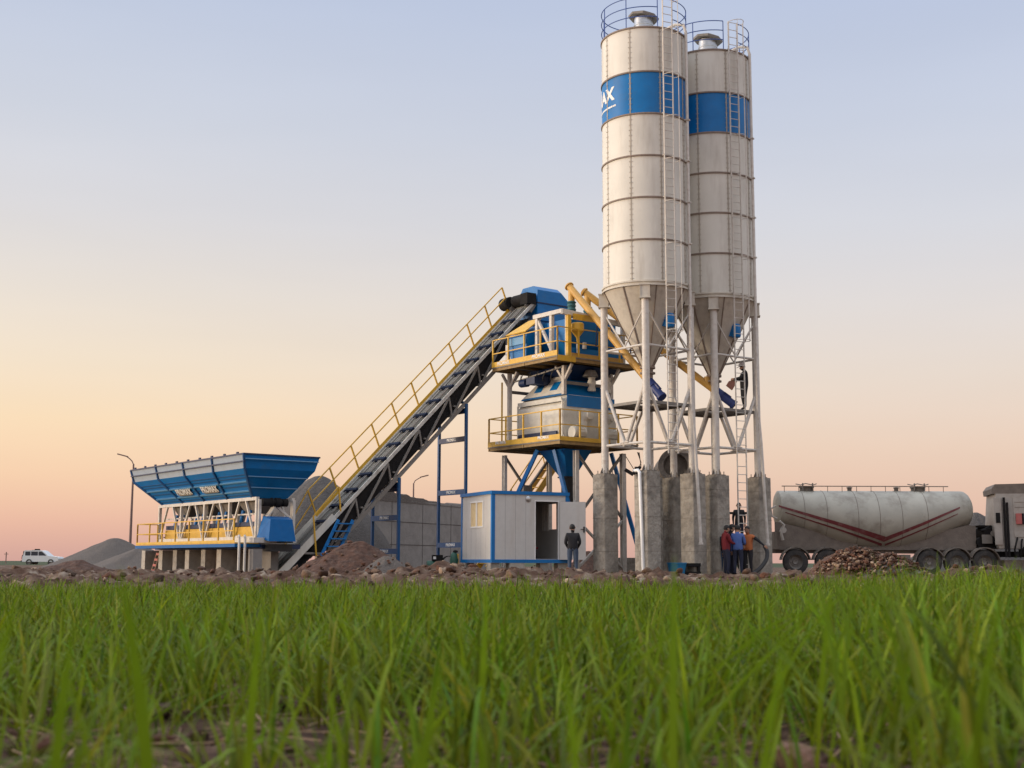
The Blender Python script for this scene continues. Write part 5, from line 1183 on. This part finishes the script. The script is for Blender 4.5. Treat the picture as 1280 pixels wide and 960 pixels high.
def make_tractor():
    XC = at(1233, 650, 51).x + .62
    t = thing('truck_tractor', 'dusty white truck cab cut off by the right edge, coupled to the tanker', 'truck', (XC - .15, 52.0, -.1), -12)
    o = .1; Z = lambda z: z + o
    sd = -1.2
    # cab: rear wall slightly slanted, side, roof
    b = MB(); b.prism([(.0, Z(1.75)), (.15, Z(.95)), (2.9, Z(.95)), (3.0, Z(1.6)), (2.75, Z(3.1)), (.12, Z(3.1))], sd, 1.2, axis='y')
    cab = b.build('cab', 'truck_white', t, angle=20)
    b = MB(); b.prism([(.0, Z(3.103)), (2.6, Z(3.103)), (2.3, Z(3.52)), (1.6, Z(3.62)), (1.2, Z(3.5)), (.12, Z(3.48)), (-.02, Z(3.3))], sd + .05, 1.15, axis='y'); b.build('roof_fairing', 'tank_dust', cab, angle=20)
    b = MB(); b.box(.02, .30, sd - .06, sd - .003, Z(1.1), Z(2.95)); b.build('side_extender', 'truck_white', cab)
    MB().box(.08, .24, sd - .085, sd - .063, Z(1.95), Z(2.35)).build('side_vent', 'dark', cab)
    st = MB(); 
    for k in range(2): st.tube((.40 + k * .11, sd - .1, Z(.6)), (.40 + k * .11, sd - .1, Z(2.95 - .2 * k)), .05, 10)
    st.build('exhaust_stack', 'dark', t)
    MB().box(.75, 3.0, sd - .03, sd - .003, Z(1.4), Z(2.95)).build('side_panel', 'truck_white', cab)
    for x in (.82, 1.22):
        MB().box(x, x + .22, sd - .12, sd - .035, Z(1.9), Z(2.32)).build('marker_panel', 'red_lens', cab); MB().box(x + .222, x + .30, sd - .1, sd - .035, Z(1.9), Z(2.32)).build('marker_edge', 'dark', cab)
    for z in (2.55, 2.75): MB().box(.8, 2.9, sd - .036, sd - .03, Z(z), Z(z + .02)).build('body_crease', 'tank_dust', cab)
    b = MB()
    r_ = random.Random(3)
    for k in range(7):
        x = .75 + k * .17; b.path([(x, sd - .1, Z(.6)), (x + r_.uniform(-.1, .1), sd - .2, Z(.9)), (x + r_.uniform(-.1, .15), sd - .15, Z(1.2)), (x + .1, sd - .05, Z(r_.uniform(1.3, 1.5)))], .035, 6)
        b.box(x, x + .12, sd - .15, sd + .3, Z(.6 + .1 * (k % 3)), Z(.8 + .12 * (k % 3)))
    b.tube((1.7, sd - .1, Z(.8)), (1.7, sd + .3, Z(.8)), .22, 14); b.build('air_line', 'dark', t)
    MB().box(.35, 3.0, -1.15, 1.15, Z(.18), Z(.5)).build('side_fairing', 'tank_dust', t)
    b = MB(); b.box(-2.5, 3.0, -.5, -.38, Z(.62), Z(.84)); b.box(-2.5, 3.0, .38, .5, Z(.62), Z(.84)); b.build('frame_rail', 'dark', t)
    for x in (2.2,):
        My = Matrix.Rotation(R(90), 3, 'X'); w = MB().lathe([(.28, -.14), (.42, -.15), (.49, -.11), (.50, 0), (.49, .11), (.42, .15), (.28, .14)], 28, c=(x, 0, .5), mtx=My, close=False)
        w = MB().lathe([(.0, -.05), (.28, -.14), (.42, -.15), (.49, -.11), (.50, 0), (.49, .11), (.42, .15), (.28, .14), (0, .1)], 28, c=(x, .8, .5), mtx=My, close=False).build('wheel', 'tyre', t)
make_tractor()

# ------------------------------------------------------------------ truck mixer behind the silos
def make_mixer_truck():
    q = at(846, 590, 55); Yt = 55
    t = thing('mixer_truck', 'dirty concrete mixer truck standing behind the silo pillars, only drum and cab parts visible', 'mixer truck', (q.x - .1, Yt - .5, -.1), 82)
    o = .1; zc = q.z + o
    ax = Vector((.93, .0, -.16)).normalized(); Mr = Vector((0, 0, 1)).rotation_difference(ax).to_matrix()
    MB().lathe([(.35, -1.0), (.62, -.95), (.72, -.75), (.86, -.3), (1.0, .5), (1.05, 1.3), (1.0, 2.1), (.7, 2.9), (.3, 3.1)], 36, c=(.0, 0, zc - .05), mtx=Mr).build('drum', 'drum', t, angle=40)
    MB().lathe([(.5, -1.25), (.72, -1.3), (.74, -.95), (.5, -.9)], 30, c=(0, 0, zc - .05), mtx=Mr, close=False).build('drum_ring', 'drum', t)
    b = MB(); b.hexa([(-.9, -.35, zc - .9), (-.3, -.35, zc - .9), (-.3, .35, zc - .9), (-.9, .35, zc - .9), (-1.05, -.55, zc - .25), (-.4, -.55, zc - .25), (-.4, .55, zc - .25), (-1.05, .55, zc - .25)]); b.build('hopper', 'drum', t, angle=15)
    b = MB(); b.beam((-.55, 0, zc - .75), (-.1, -.5, zc - 1.55), .35, .12); b.build('chute', 'drum', t)
    b = MB(); b.box(-.6, 5.4, -.5, -.35, .85, 1.1); b.box(-.6, 5.4, .35, .5, .85, 1.1); b.box(-.5, -.3, -.6, .6, 1.1, zc - .9); b.box(2.9, 3.1, -.6, .6, 1.1, zc - .8); b.build('chassis', 'dark', t)
    c = MB(); c.prism([(3.9, .8), (5.2, .8), (5.25, 1.9), (5.0, 2.75), (3.95, 2.8)], -1.15, 1.15, axis='y'); cb = c.build('cab', 'tank_dust', t, angle=20)
    MB().prism([(4.1, 1.75), (4.95, 1.75), (4.85, 2.5), (4.15, 2.5)], -1.165, -1.152, axis='y').build('window', 'glass_dark', cb)
    MB().box(3.55, 3.8, -1.1, -.6, 1.1, 2.6).build('water_tank', 'truck_white', t)
    MB().box(1.9, 3.4, -1.15, -.55, 1.12, 1.2).build('service_step', 'dark', t)
    for x in (0.5, 1.8, 4.6):
        for y in (-.95, .95):
            MB().lathe([(.0, -.05), (.28, -.14), (.42, -.15), (.49, -.11), (.50, 0), (.49, .11), (.42, .15), (.28, .14), (0, .1)], 28, c=(x, y, .5), mtx=Matrix.Rotation(R(90), 3, 'X'), close=False).build('wheel', 'tyre', t)
    return t
make_mixer_truck()
def make_loader():
    q = at(921, 650, 54)
    t = thing('skid_loader', 'small dark loader with open frame behind the silo ladder', 'loader', (q.x, 54.6, -.1), 0)
    MB().box(-1.0, 1.0, -.55, .55, .45, 1.2).build('body', 'dark', t)
    MB().box(-.6, .7, -.75, -.56, 1.15, 1.22).build('step', 'dark', t)
    for x in (-.55, .6): MB().box(x - .04, x + .04, -.5, -.42, 1.2, 2.52).build('post', 'white_steel' if x < 0 else 'yellow_dull', t)
    MB().box(-.62, .72, -.48, .5, 2.52, 2.58).build('canopy', 'dark', t)
    for x in (-.6, .6):
        for y in (-.65, .65): MB().lathe([(.0, -.05), (.25, -.14), (.38, -.13), (.42, 0), (.38, .13), (.25, .14), (0, .1)], 24, c=(x, y, .42), mtx=Matrix.Rotation(R(90), 3, 'X'), close=False).build('wheel', 'tyre', t)
make_loader()

# ------------------------------------------------------------------ far white car
def make_car():
    q = at(30, 707, 160)
    t = thing('car', 'distant white four wheel drive car with red tail lights on the road at far left', 'car', (q.x + .1, 160, -.22), -4)
    zz = .0
    b = MB(); b.prism([(0, .45), (4.55, .45), (4.6, .85), (4.45, 1.05), (3.35, 1.15), (.05, 1.15)], -.9, .9, axis='y'); body = b.build('body', 'car_white', t, angle=20)
    b = MB(); b.prism([(.08, 1.153), (3.3, 1.153), (2.5, 1.78), (2.2, 1.85), (.25, 1.85)], -.82, .82, axis='y'); cab = b.build('cabin', 'car_white', t, angle=20)
    b = MB(); b.prism([(1.1, 1.2), (1.95, 1.2), (1.95, 1.7), (1.1, 1.7)], -.835, -.823, axis='y'); b.prism([(2.05, 1.2), (3.05, 1.2), (2.45, 1.7), (2.05, 1.7)], -.835, -.823, axis='y'); b.prism([(.35, 1.2), (1.0, 1.2), (1.0, 1.7), (.35, 1.7)], -.835, -.823, axis='y'); b.build('side_window', 'glass_dark', cab)
    MB().prism([(-.75, 1.2), (.75, 1.2), (.7, 1.75), (-.7, 1.75)], .03, .07, axis='x').build('rear_window', 'glass_dark', cab)
    for y in (-.8, .8): MB().box(-.05, -.003, y - .1, y + .1, .75, 1.12).build('tail_light', 'red_lens', body)
    MB().box(-.16, -.003, -.85, .85, .42, .62).build('bumper', 'dark', body)
    b = MB().box(1.0, 1.7, -.5, .5, 1.853, 1.9); b.box(1.3, 1.7, -.3, .3, 1.9, 2.02); b.build('roof_rack', 'dark', cab)
    b = MB(); b.lathe([(.0, -.12), (.3, -.14), (.36, -.1), (.37, 0), (.36, .1), (.0, .12)], 16, c=(-.2, 0, .95), mtx=Matrix.Rotation(R(90), 3, 'Y')); b.build('spare_wheel', 'tyre', t)
    for x in (.9, 3.65):
        for y in (-.82, .82):
            w = MB().lathe([(.24, -.12), (.36, -.13), (.39, -.08), (.39, .08), (.36, .13), (.24, .12)], 20, c=(x, y, .39), mtx=Matrix.Rotation(R(90), 3, 'X'), close=False).build('wheel', 'tyre', t)
            MB().lathe([(0, -.02), (.2, -.03), (.25, .08)], 16, c=(x, y, .39), mtx=Matrix.Rotation(R(90), 3, 'X'), close=False).build('rim', 'steel', w)
make_car()

# ------------------------------------------------------------------ street lamps and thin poles
def lamp(px, py, Y, arm, label, side=-1):
    q = at(px, py, Y); h = q.z + .1
    t = thing('street_lamp', label, 'street lamp', (q.x, Y, -.1), 0, 'street lamps far behind the plant')
    MB().tube((0, 0, 0), (0, 0, h), .13, 10, r2=.07).build('pole', 'pole_steel', t)
    MB().path([(0, 0, h - .05), (side * .15, 0, h + .25), (side * arm * .6, 0, h + .45), (side * arm, 0, h + .62)], .045, 8).build('arm', 'pole_steel', t)
    MB().beam((side * (arm - .1), 0, h + .6), (side * (arm + .75), 0, h + .82), .22, .10).build('lamp_head', 'pole_steel', t)
lamp(167, 580, 105, .6, 'tall street lamp rising behind the left end of the blue bin')
lamp(517, 604, 130, .75, 'short looking distant street lamp with a right hand arm above the wall', 1)
lamp(496, 603, 150, .1, 'slim distant pole beside the conveyor trestle')
for (px, py, Y, lab) in [(8, 690, 190, 'tiny distant pole at the far left horizon'), ]:
    q = at(px, py, Y); t = MB().tube((0, 0, 0), (0, 0, q.z + .1), .08, 6).beam((-.3, 0, q.z - .2), (.3, 0, q.z - .2), .08, .08).build('utility_pole', 'pole_steel'); t.location = (q.x, Y, -.1); tag(t, lab, 'pole')

# ------------------------------------------------------------------ small site things
q = at(799.5, 590, 45.1); t = thing('standpipe', 'bright white standpipe with elbow in front of the front silo pillar', 'pipe', (q.x, 45.1, -.1))
MB().path([(-.18, .25, q.z + .15), (-.05, .08, q.z + .17), (0, 0, q.z + .08), (.1, 0, 0)], .062, 12).build('pipe', 'white_frame', t)
b = MB(); b.beam((-.5, .2, q.z + .2), (-.2, .2, q.z + .02), .1, .12); b.beam((-.2, .2, q.z + .05), (.05, .3, q.z + .3), .1, .1); b.tube((-.1, .2, q.z + .05), (-.1, .2, q.z + .3), .06, 8); b.build('clamp', 'dark', t)
q = at(846, 704, 45.8); t = thing('tub', 'bright blue tub on the ground between the silo pillars', 'tub', (q.x, 45.8, -.1))
b = MB().lathe([(.26, 0), (.34, .42), (.36, .42), (.36, .46), (.32, .46), (.24, .04)], 24, close=False); b.build('bucket', 'tub', t); MB().lathe([(.0, .03), (.25, .035)], 20, close=False).build('bottom', 'tub', t)
q = at(864, 702, 46.5); o = MB().box(-.3, .3, -.2, .2, 0, .12).box(-.28, -.2, -.18, .18, .12, .3).box(.2, .28, -.18, .18, .12, .3).box(-.3, .3, -.2, .2, .3, .42).build('pallet_box', 'dark'); o.location = (q.x, 46.4, -.08); tag(o, 'dark box beside the blue tub', 'box')
q = at(545, 700, 49.5); t = thing('air_compressor', 'small green air compressor with looped hose by the conveyor trestle', 'compressor', (q.x, 49.5, -.1), 10)
MB().tube((-.35, 0, .3), (.35, 0, .3), .2, 16).build('tank', 'green_paint', t); MB().box(-.15, .25, -.15, .15, .5, .72).build('motor', 'dark', t); b = MB()
for x in (-.28, .28): b.lathe([(0, -.03), (.12, -.03), (.12, .03), (0, .03)], 12, c=(x, -.22, .12), mtx=Matrix.Rotation(R(90), 3, 'X'))
b.build('wheel', 'tyre', t)
b = MB()
for k in range(3): b.path([(.45 + .28 * math.cos(R(a)) + .03 * k, -.1, .38 + .3 * math.sin(R(a))) for a in range(0, 361, 20)], .014, 5)
b.build('hose', 'rubber', t)
MB().box(-.12, -.02, -.17, -.15, .56, .66).build('label_plate', 'sign_white', t)
q = at(570, 695, 48.6); t = thing('sack_post', 'green sack hanging on a yellow post left of the cabin', 'post', (q.x, 48.6, -.1)); t.scale = (.85, .85, .8)
MB().box(.05, .12, -.05, .02, 0, .95).build('post', 'yellow', t); MB().lathe([(.05, .2), (.17, .3), (.2, .55), (.14, .85), (.05, .95)], 12, c=(-.08, 0, .1)).build('sack', 'green_paint', t); MB().lathe([(.02, 0), (.12, .02), (.1, .1), (.02, .13)], 10, c=(-.03, 0, 1.0)).build('cap', 'dark', t)

# ------------------------------------------------------------------ people
def person(label, loc, deg, pose, top, legs, hairm='hair', scale=1.0, cap=None, sleeve=None, group=None, bulk=1.12):
    J = dict(pel=(0, 0, .96), sp=(0, .0, 1.12), ch=(0, 0, 1.32), nk=(0, -.01, 1.47), hd0=(0, .005, 1.56), hd1=(0, .0, 1.66), hd2=(0, -.005, 1.72),
             hpL=(-.10, 0, .93), knL=(-.11, .03, .50), akL=(-.12, -.01, .09), toL=(-.13, .14, .035), hpR=(.10, 0, .93), knR=(.11, .03, .50), akR=(.12, -.01, .09), toR=(.13, .14, .035),
             shL=(-.185, -.01, 1.40), elL=(-.25, -.03, 1.12), wrL=(-.24, .04, .87), shR=(.185, -.01, 1.40), elR=(.25, -.03, 1.12), wrR=(.24, .04, .87), nose=(0, .115, 1.62))
    J.update(pose)
    rad = dict(pel=.15, sp=.135, ch=.155, nk=.058, hd0=.075, hd1=.098, hd2=.06, hpL=.10, knL=.065, akL=.045, toL=.038, hpR=.10, knR=.065, akR=.045, toR=.038, shL=.068, elL=.05, wrL=.032, shR=.068, elR=.05, wrR=.032, nose=.016)
    names = list(J); V = [Vector(J[k]) for k in names]; rr = [rad[k] * (bulk if k in ('sp', 'ch', 'shL', 'shR', 'elL', 'elR', 'pel', 'knL', 'knR', 'hpL', 'hpR') else 1) for k in names]; reg = []
    E = [('pel', 'sp', 't'), ('sp', 'ch', 't'), ('ch', 'nk', 't'), ('nk', 'hd0', 's'), ('hd0', 'hd1', 's'), ('hd1', 'hd2', 's'), ('hd0', 'nose', 's'), ('pel', 'hpL', 'l'), ('hpL', 'knL', 'l'), ('knL', 'akL', 'l'), ('akL', 'toL', 'f'), ('pel', 'hpR', 'l'), ('hpR', 'knR', 'l'), ('knR', 'akR', 'l'), ('akR', 'toR', 'f'),
         ('ch', 'shL', 't'), ('shL', 'elL', 'a'), ('elL', 'wrL', 'a'), ('ch', 'shR', 't'), ('shR', 'elR', 'a'), ('elR', 'wrR', 'a')]
    edges = [(names.index(a), names.index(b)) for a, b, _ in E]; regs = [c for _, _, c in E]
    # hands: palm plus five fingers
    for s_, w, e in ((-1, 'wrL', 'elL'), (1, 'wrR', 'elR')):
        W0 = Vector(J[w]); d = (W0 - Vector(J[e])).normalized(); side = d.cross(Vector((0, 1, 0)));
        if side.length < .1: side = d.cross(Vector((0, 0, 1)))
        side.normalize(); cur = d.cross(side).normalized()
        pi = len(V); V.append(W0 + d * .07); rr.append(.032); edges.append((names.index(w), pi)); regs.append('s')
        for k, (off, l_) in enumerate(((-.03, .065), (-.011, .08), (.009, .076), (.028, .06))):
            a = len(V); V.append(W0 + d * .10 + side * off); V.append(W0 + d * (.10 + l_ * .5) + side * off + cur * .012); V.append(W0 + d * (.10 + l_ * .85) + side * off + cur * .035)
            rr.extend([.0095, .0085, .007]); edges += [(pi, a), (a, a + 1), (a + 1, a + 2)]; regs += ['s'] * 3
        a = len(V); V.append(W0 + d * .045 - side * .042); V.append(W0 + d * .085 - side * .058 + cur * .015); rr.extend([.011, .009]); edges += [(pi, a), (a, a + 1)]; regs += ['s'] * 2
    me = bpy.data.meshes.new('person'); me.from_pydata([v[:] for v in V], edges, []); ob = bpy.data.objects.new('tmp', me); COL.objects.link(ob)
    sk = ob.modifiers.new('s', 'SKIN'); sk.use_smooth_shade = True
    for i, v in enumerate(me.skin_vertices[0].data): v.radius = (rr[i], rr[i]); v.use_root = (i == 0)
    me.skin_vertices[0].data[names.index('ch')].radius = (.17 * bulk, .115 * bulk); me.skin_vertices[0].data[names.index('sp')].radius = (.15 * bulk, .115 * bulk); me.skin_vertices[0].data[0].radius = (.16, .13)
    sb = ob.modifiers.new('b', 'SUBSURF'); sb.levels = 2; sb.render_levels = 2
    dg = bpy.context.evaluated_depsgraph_get(); m2 = bpy.data.meshes.new_from_object(ob.evaluated_get(dg)); bpy.data.objects.remove(ob)
    mats_ = ['skin', top, legs, 'shoe', sleeve or top]; m2.materials.clear()
    for k in mats_: m2.materials.append(MATS[k])
    idx = {'s': 0, 't': 1, 'l': 2, 'f': 3, 'a': 4}
    nV = np.array([v[:] for v in V]); A = nV[[e[0] for e in edges]]; B = nV[[e[1] for e in edges]]; Rm = np.array([(rr[e[0]] + rr[e[1]]) / 2 for e in edges])
    hip = J['pel'][2] - .06
    for p in m2.polygons:
        c = np.array(p.center[:]); ab = B - A; tt = np.clip(((c - A) * ab).sum(1) / np.maximum((ab ** 2).sum(1), 1e-9), 0, 1); dd = np.linalg.norm(c - (A + ab * tt[:, None]), axis=1) / np.maximum(Rm, .03)
        r = regs[int(np.argmin(dd))]
        if r == 't' and c[2] < hip: r = 'l'
        if r == 'l' and c[2] > hip: r = 't'
        p.material_index = idx[r]; p.use_smooth = True
    m2.name = 'person'; o = bpy.data.objects.new('person', m2); COL.objects.link(o); tag(o, label, 'person', group)
    o.location = loc; o.rotation_euler = (0, 0, R(deg)); o.scale = (scale,) * 3
    # hair: shell over the crown, nape; ears
    h0 = Vector(J['hd0']); h1 = Vector(J['hd1']); up_ = (Vector(J['hd2']) - h0).normalized(); fw = (Vector(J['nose']) - h0); fw = (fw - up_ * fw.dot(up_)).normalized(); sdv = up_.cross(fw)
    b = MB(); cH = h1 - up_ * .005 - fw * .012; vs = []; n = 16; m_ = 8
    for i in range(m_ + 1):
        for k in range(n):
            a = 2 * math.pi * k / n; front = max(0, math.cos(a)); ph = (i / m_) * (R(132) - R(72) * front)
            d = up_ * math.cos(ph) * .118 + (fw * math.cos(a) * .112 + sdv * math.sin(a) * .098) * math.sin(ph); vs.append(cH + d)
    b.add(vs, [(i * n + k, i * n + (k + 1) % n, (i + 1) * n + (k + 1) % n, (i + 1) * n + k) for i in range(m_) for k in range(n)]); b.build('hair', hairm, o, angle=80)
    if cap:
        b = MB(); Mr = Vector((0, 0, 1)).rotation_difference(up_).to_matrix(); b.lathe([(.122, 0), (.124, .05), (.10, .10), (.03, .13)], 18, c=cH + up_ * .03, mtx=Mr); b.beam(cH + fw * .1 + up_ * .035, cH + fw * .21 + up_ * .02, .14, .012, up=up_); b.build('cap', cap, o)
    for s_ in (-1, 1): c = h1 + sdv * .098 * s_ - up_ * .03; MB().tube(c, c + sdv * .018 * s_, .026, 8).build('ear', 'skin', o)
    b = MB()
    for s_ in (-1, 1): c = h1 + sdv * .034 * s_ + fw * .088 - up_ * .03; b.tube(c, c + fw * .012, .011, 8)
    c = h0 + fw * .078 - up_ * .015; b.beam(c - sdv * .024, c + sdv * .024, .02, .008); b.build('eye_and_mouth', 'hair', o)
    return o
GZ = -.09
q = at(716, 700, 44.6)
person('person in a black jacket and jeans seen from behind in front of the cabin door', (q.x, 44.6, -.08), -4, dict(wrL=(-.17, .12, .93), elL=(-.255, -.02, 1.12), wrR=(.17, .12, .93), elR=(.255, -.02, 1.12), hd1=(-.015, .02, 1.66), hd2=(-.02, .02, 1.72), nose=(0, .115, 1.60)), 'jacket_black', 'jeans', scale=.99, bulk=1.25)
GRP = 'men gathered beside the right hand silo pillar'
q = at(901, 700, 47.0); person('person mostly hidden behind the man in the red sweater, dark clothes and pale jeans', (q.x, 47.3, GZ), -70, {}, 'jacket_black', 'jeans', scale=.96, group=GRP)
q = at(908, 700, 46.4); person('person in a dark red sweater and dark jeans at the left of the group', (q.x, 46.4, GZ), -75, dict(hd1=(0, .05, 1.655), hd2=(0, .06, 1.715), hd0=(0, .03, 1.56), nose=(0, .15, 1.60), elR=(.2, .1, 1.15), wrR=(.12, .3, 1.1)), 'sweater_red', 'jeans_dark', scale=1.02, group=GRP)
q = at(915, 700, 47.0); person('taller person in dark clothes looking over the shoulder of the red sweater', (q.x, 47.1, GZ), -80, dict(hd1=(0, .05, 1.655), hd2=(0, .06, 1.715), hd0=(0, .03, 1.56), nose=(0, .15, 1.60)), 'jacket_black', 'jeans_dark', scale=1.05, group=GRP)
q = at(922, 700, 46.5); person('person in a bright blue shirt turned away in the middle of the group', (q.x, 46.4, GZ), -25, dict(hd1=(0, .05, 1.655), hd2=(0, .06, 1.715), nose=(.02, .15, 1.59), wrR=(.16, .28, 1.08), elR=(.24, .05, 1.12)), 'shirt_blue', 'jeans_dark', scale=1.02, group=GRP)
q = at(935, 700, 46.6); person('person in an orange front and black sleeves reaching for the hose', (q.x, 46.6, GZ), 150, dict(elL=(-.42, .05, 1.24), wrL=(-.66, .12, 1.06), shL=(-.19, 0, 1.40), elR=(.22, .06, 1.13), wrR=(.1, .22, 1.05), hd1=(0, .03, 1.66), hd2=(0, .03, 1.72)), 'vest_orange', 'jacket_black', scale=1.0, sleeve='jacket_black', group=GRP)
q = at(931, 513, 48.75); man = person('person in black with a pale cap working on the platform of the farther silo', (q.x, 48.75, 6.16), 88, dict(elL=(-.24, .12, 1.18), wrL=(-.16, .36, 1.16), elR=(.24, .12, 1.18), wrR=(.14, .36, 1.14), hd0=(0, .04, 1.55), hd1=(0, .07, 1.64), hd2=(0, .09, 1.70), nose=(0, .17, 1.56), ch=(0, .03, 1.32)), 'jacket_black', 'jacket_black', scale=1.03, cap='cap', bulk=1.5)
q = at(914.5, 481, 48.75); o = MB().hexa([(-.2, -.12, -.02), (.02, -.12, -.2), (.02, .12, -.2), (-.2, .12, -.02), (-.1, -.12, .14), (.2, -.12, .12), (.2, .12, .12), (-.1, .12, .14)]).build('carton', 'box_brown', angle=20); o.location = q; tag(o, 'reddish brown tool box held by the man on the silo', 'box')
q = at(923.5, 640, 54); person('person in a dark top standing on the loader step, seen through the silo ladder', (q.x, 53.98, 1.12), 170, {}, 'jacket_black', 'jeans_dark', scale=.99)
# hose from the fill pipe of the farther silo
p0 = S2 + Vector((1.50 + .22, -.88 - .16, 0)); q = at(956, 684, 47.8)
pts = [at(956, 683, 47.6), at(959, 690, 47.4), at(958, 699, 47.2), at(953, 707, 47.0), at(947, 713, 46.8), at(940, 717, 46.6), at(925, 718.5, 46.2)]
sm = []
for i in range(len(pts) - 1):
    a = pts[max(i - 1, 0)]; b0 = pts[i]; c0 = pts[i + 1]; d0 = pts[min(i + 2, len(pts) - 1)]
    for k in range(5):
        s = k / 5; sm.append(.5 * ((2 * b0) + (c0 - a) * s + (2 * a - 5 * b0 + 4 * c0 - d0) * s * s + (3 * b0 - a - 3 * c0 + d0) * s ** 3))
sm.append(pts[-1])
o = MB().path(sm, .075, 10).build('hose', 'rubber'); tag(o, 'thick black hose hanging from the silo fill pipe to the ground', 'hose')

S.render.engine = 'CYCLES'
try: S.cycles.samples = 128; S.cycles.use_denoising = True
except Exception: pass
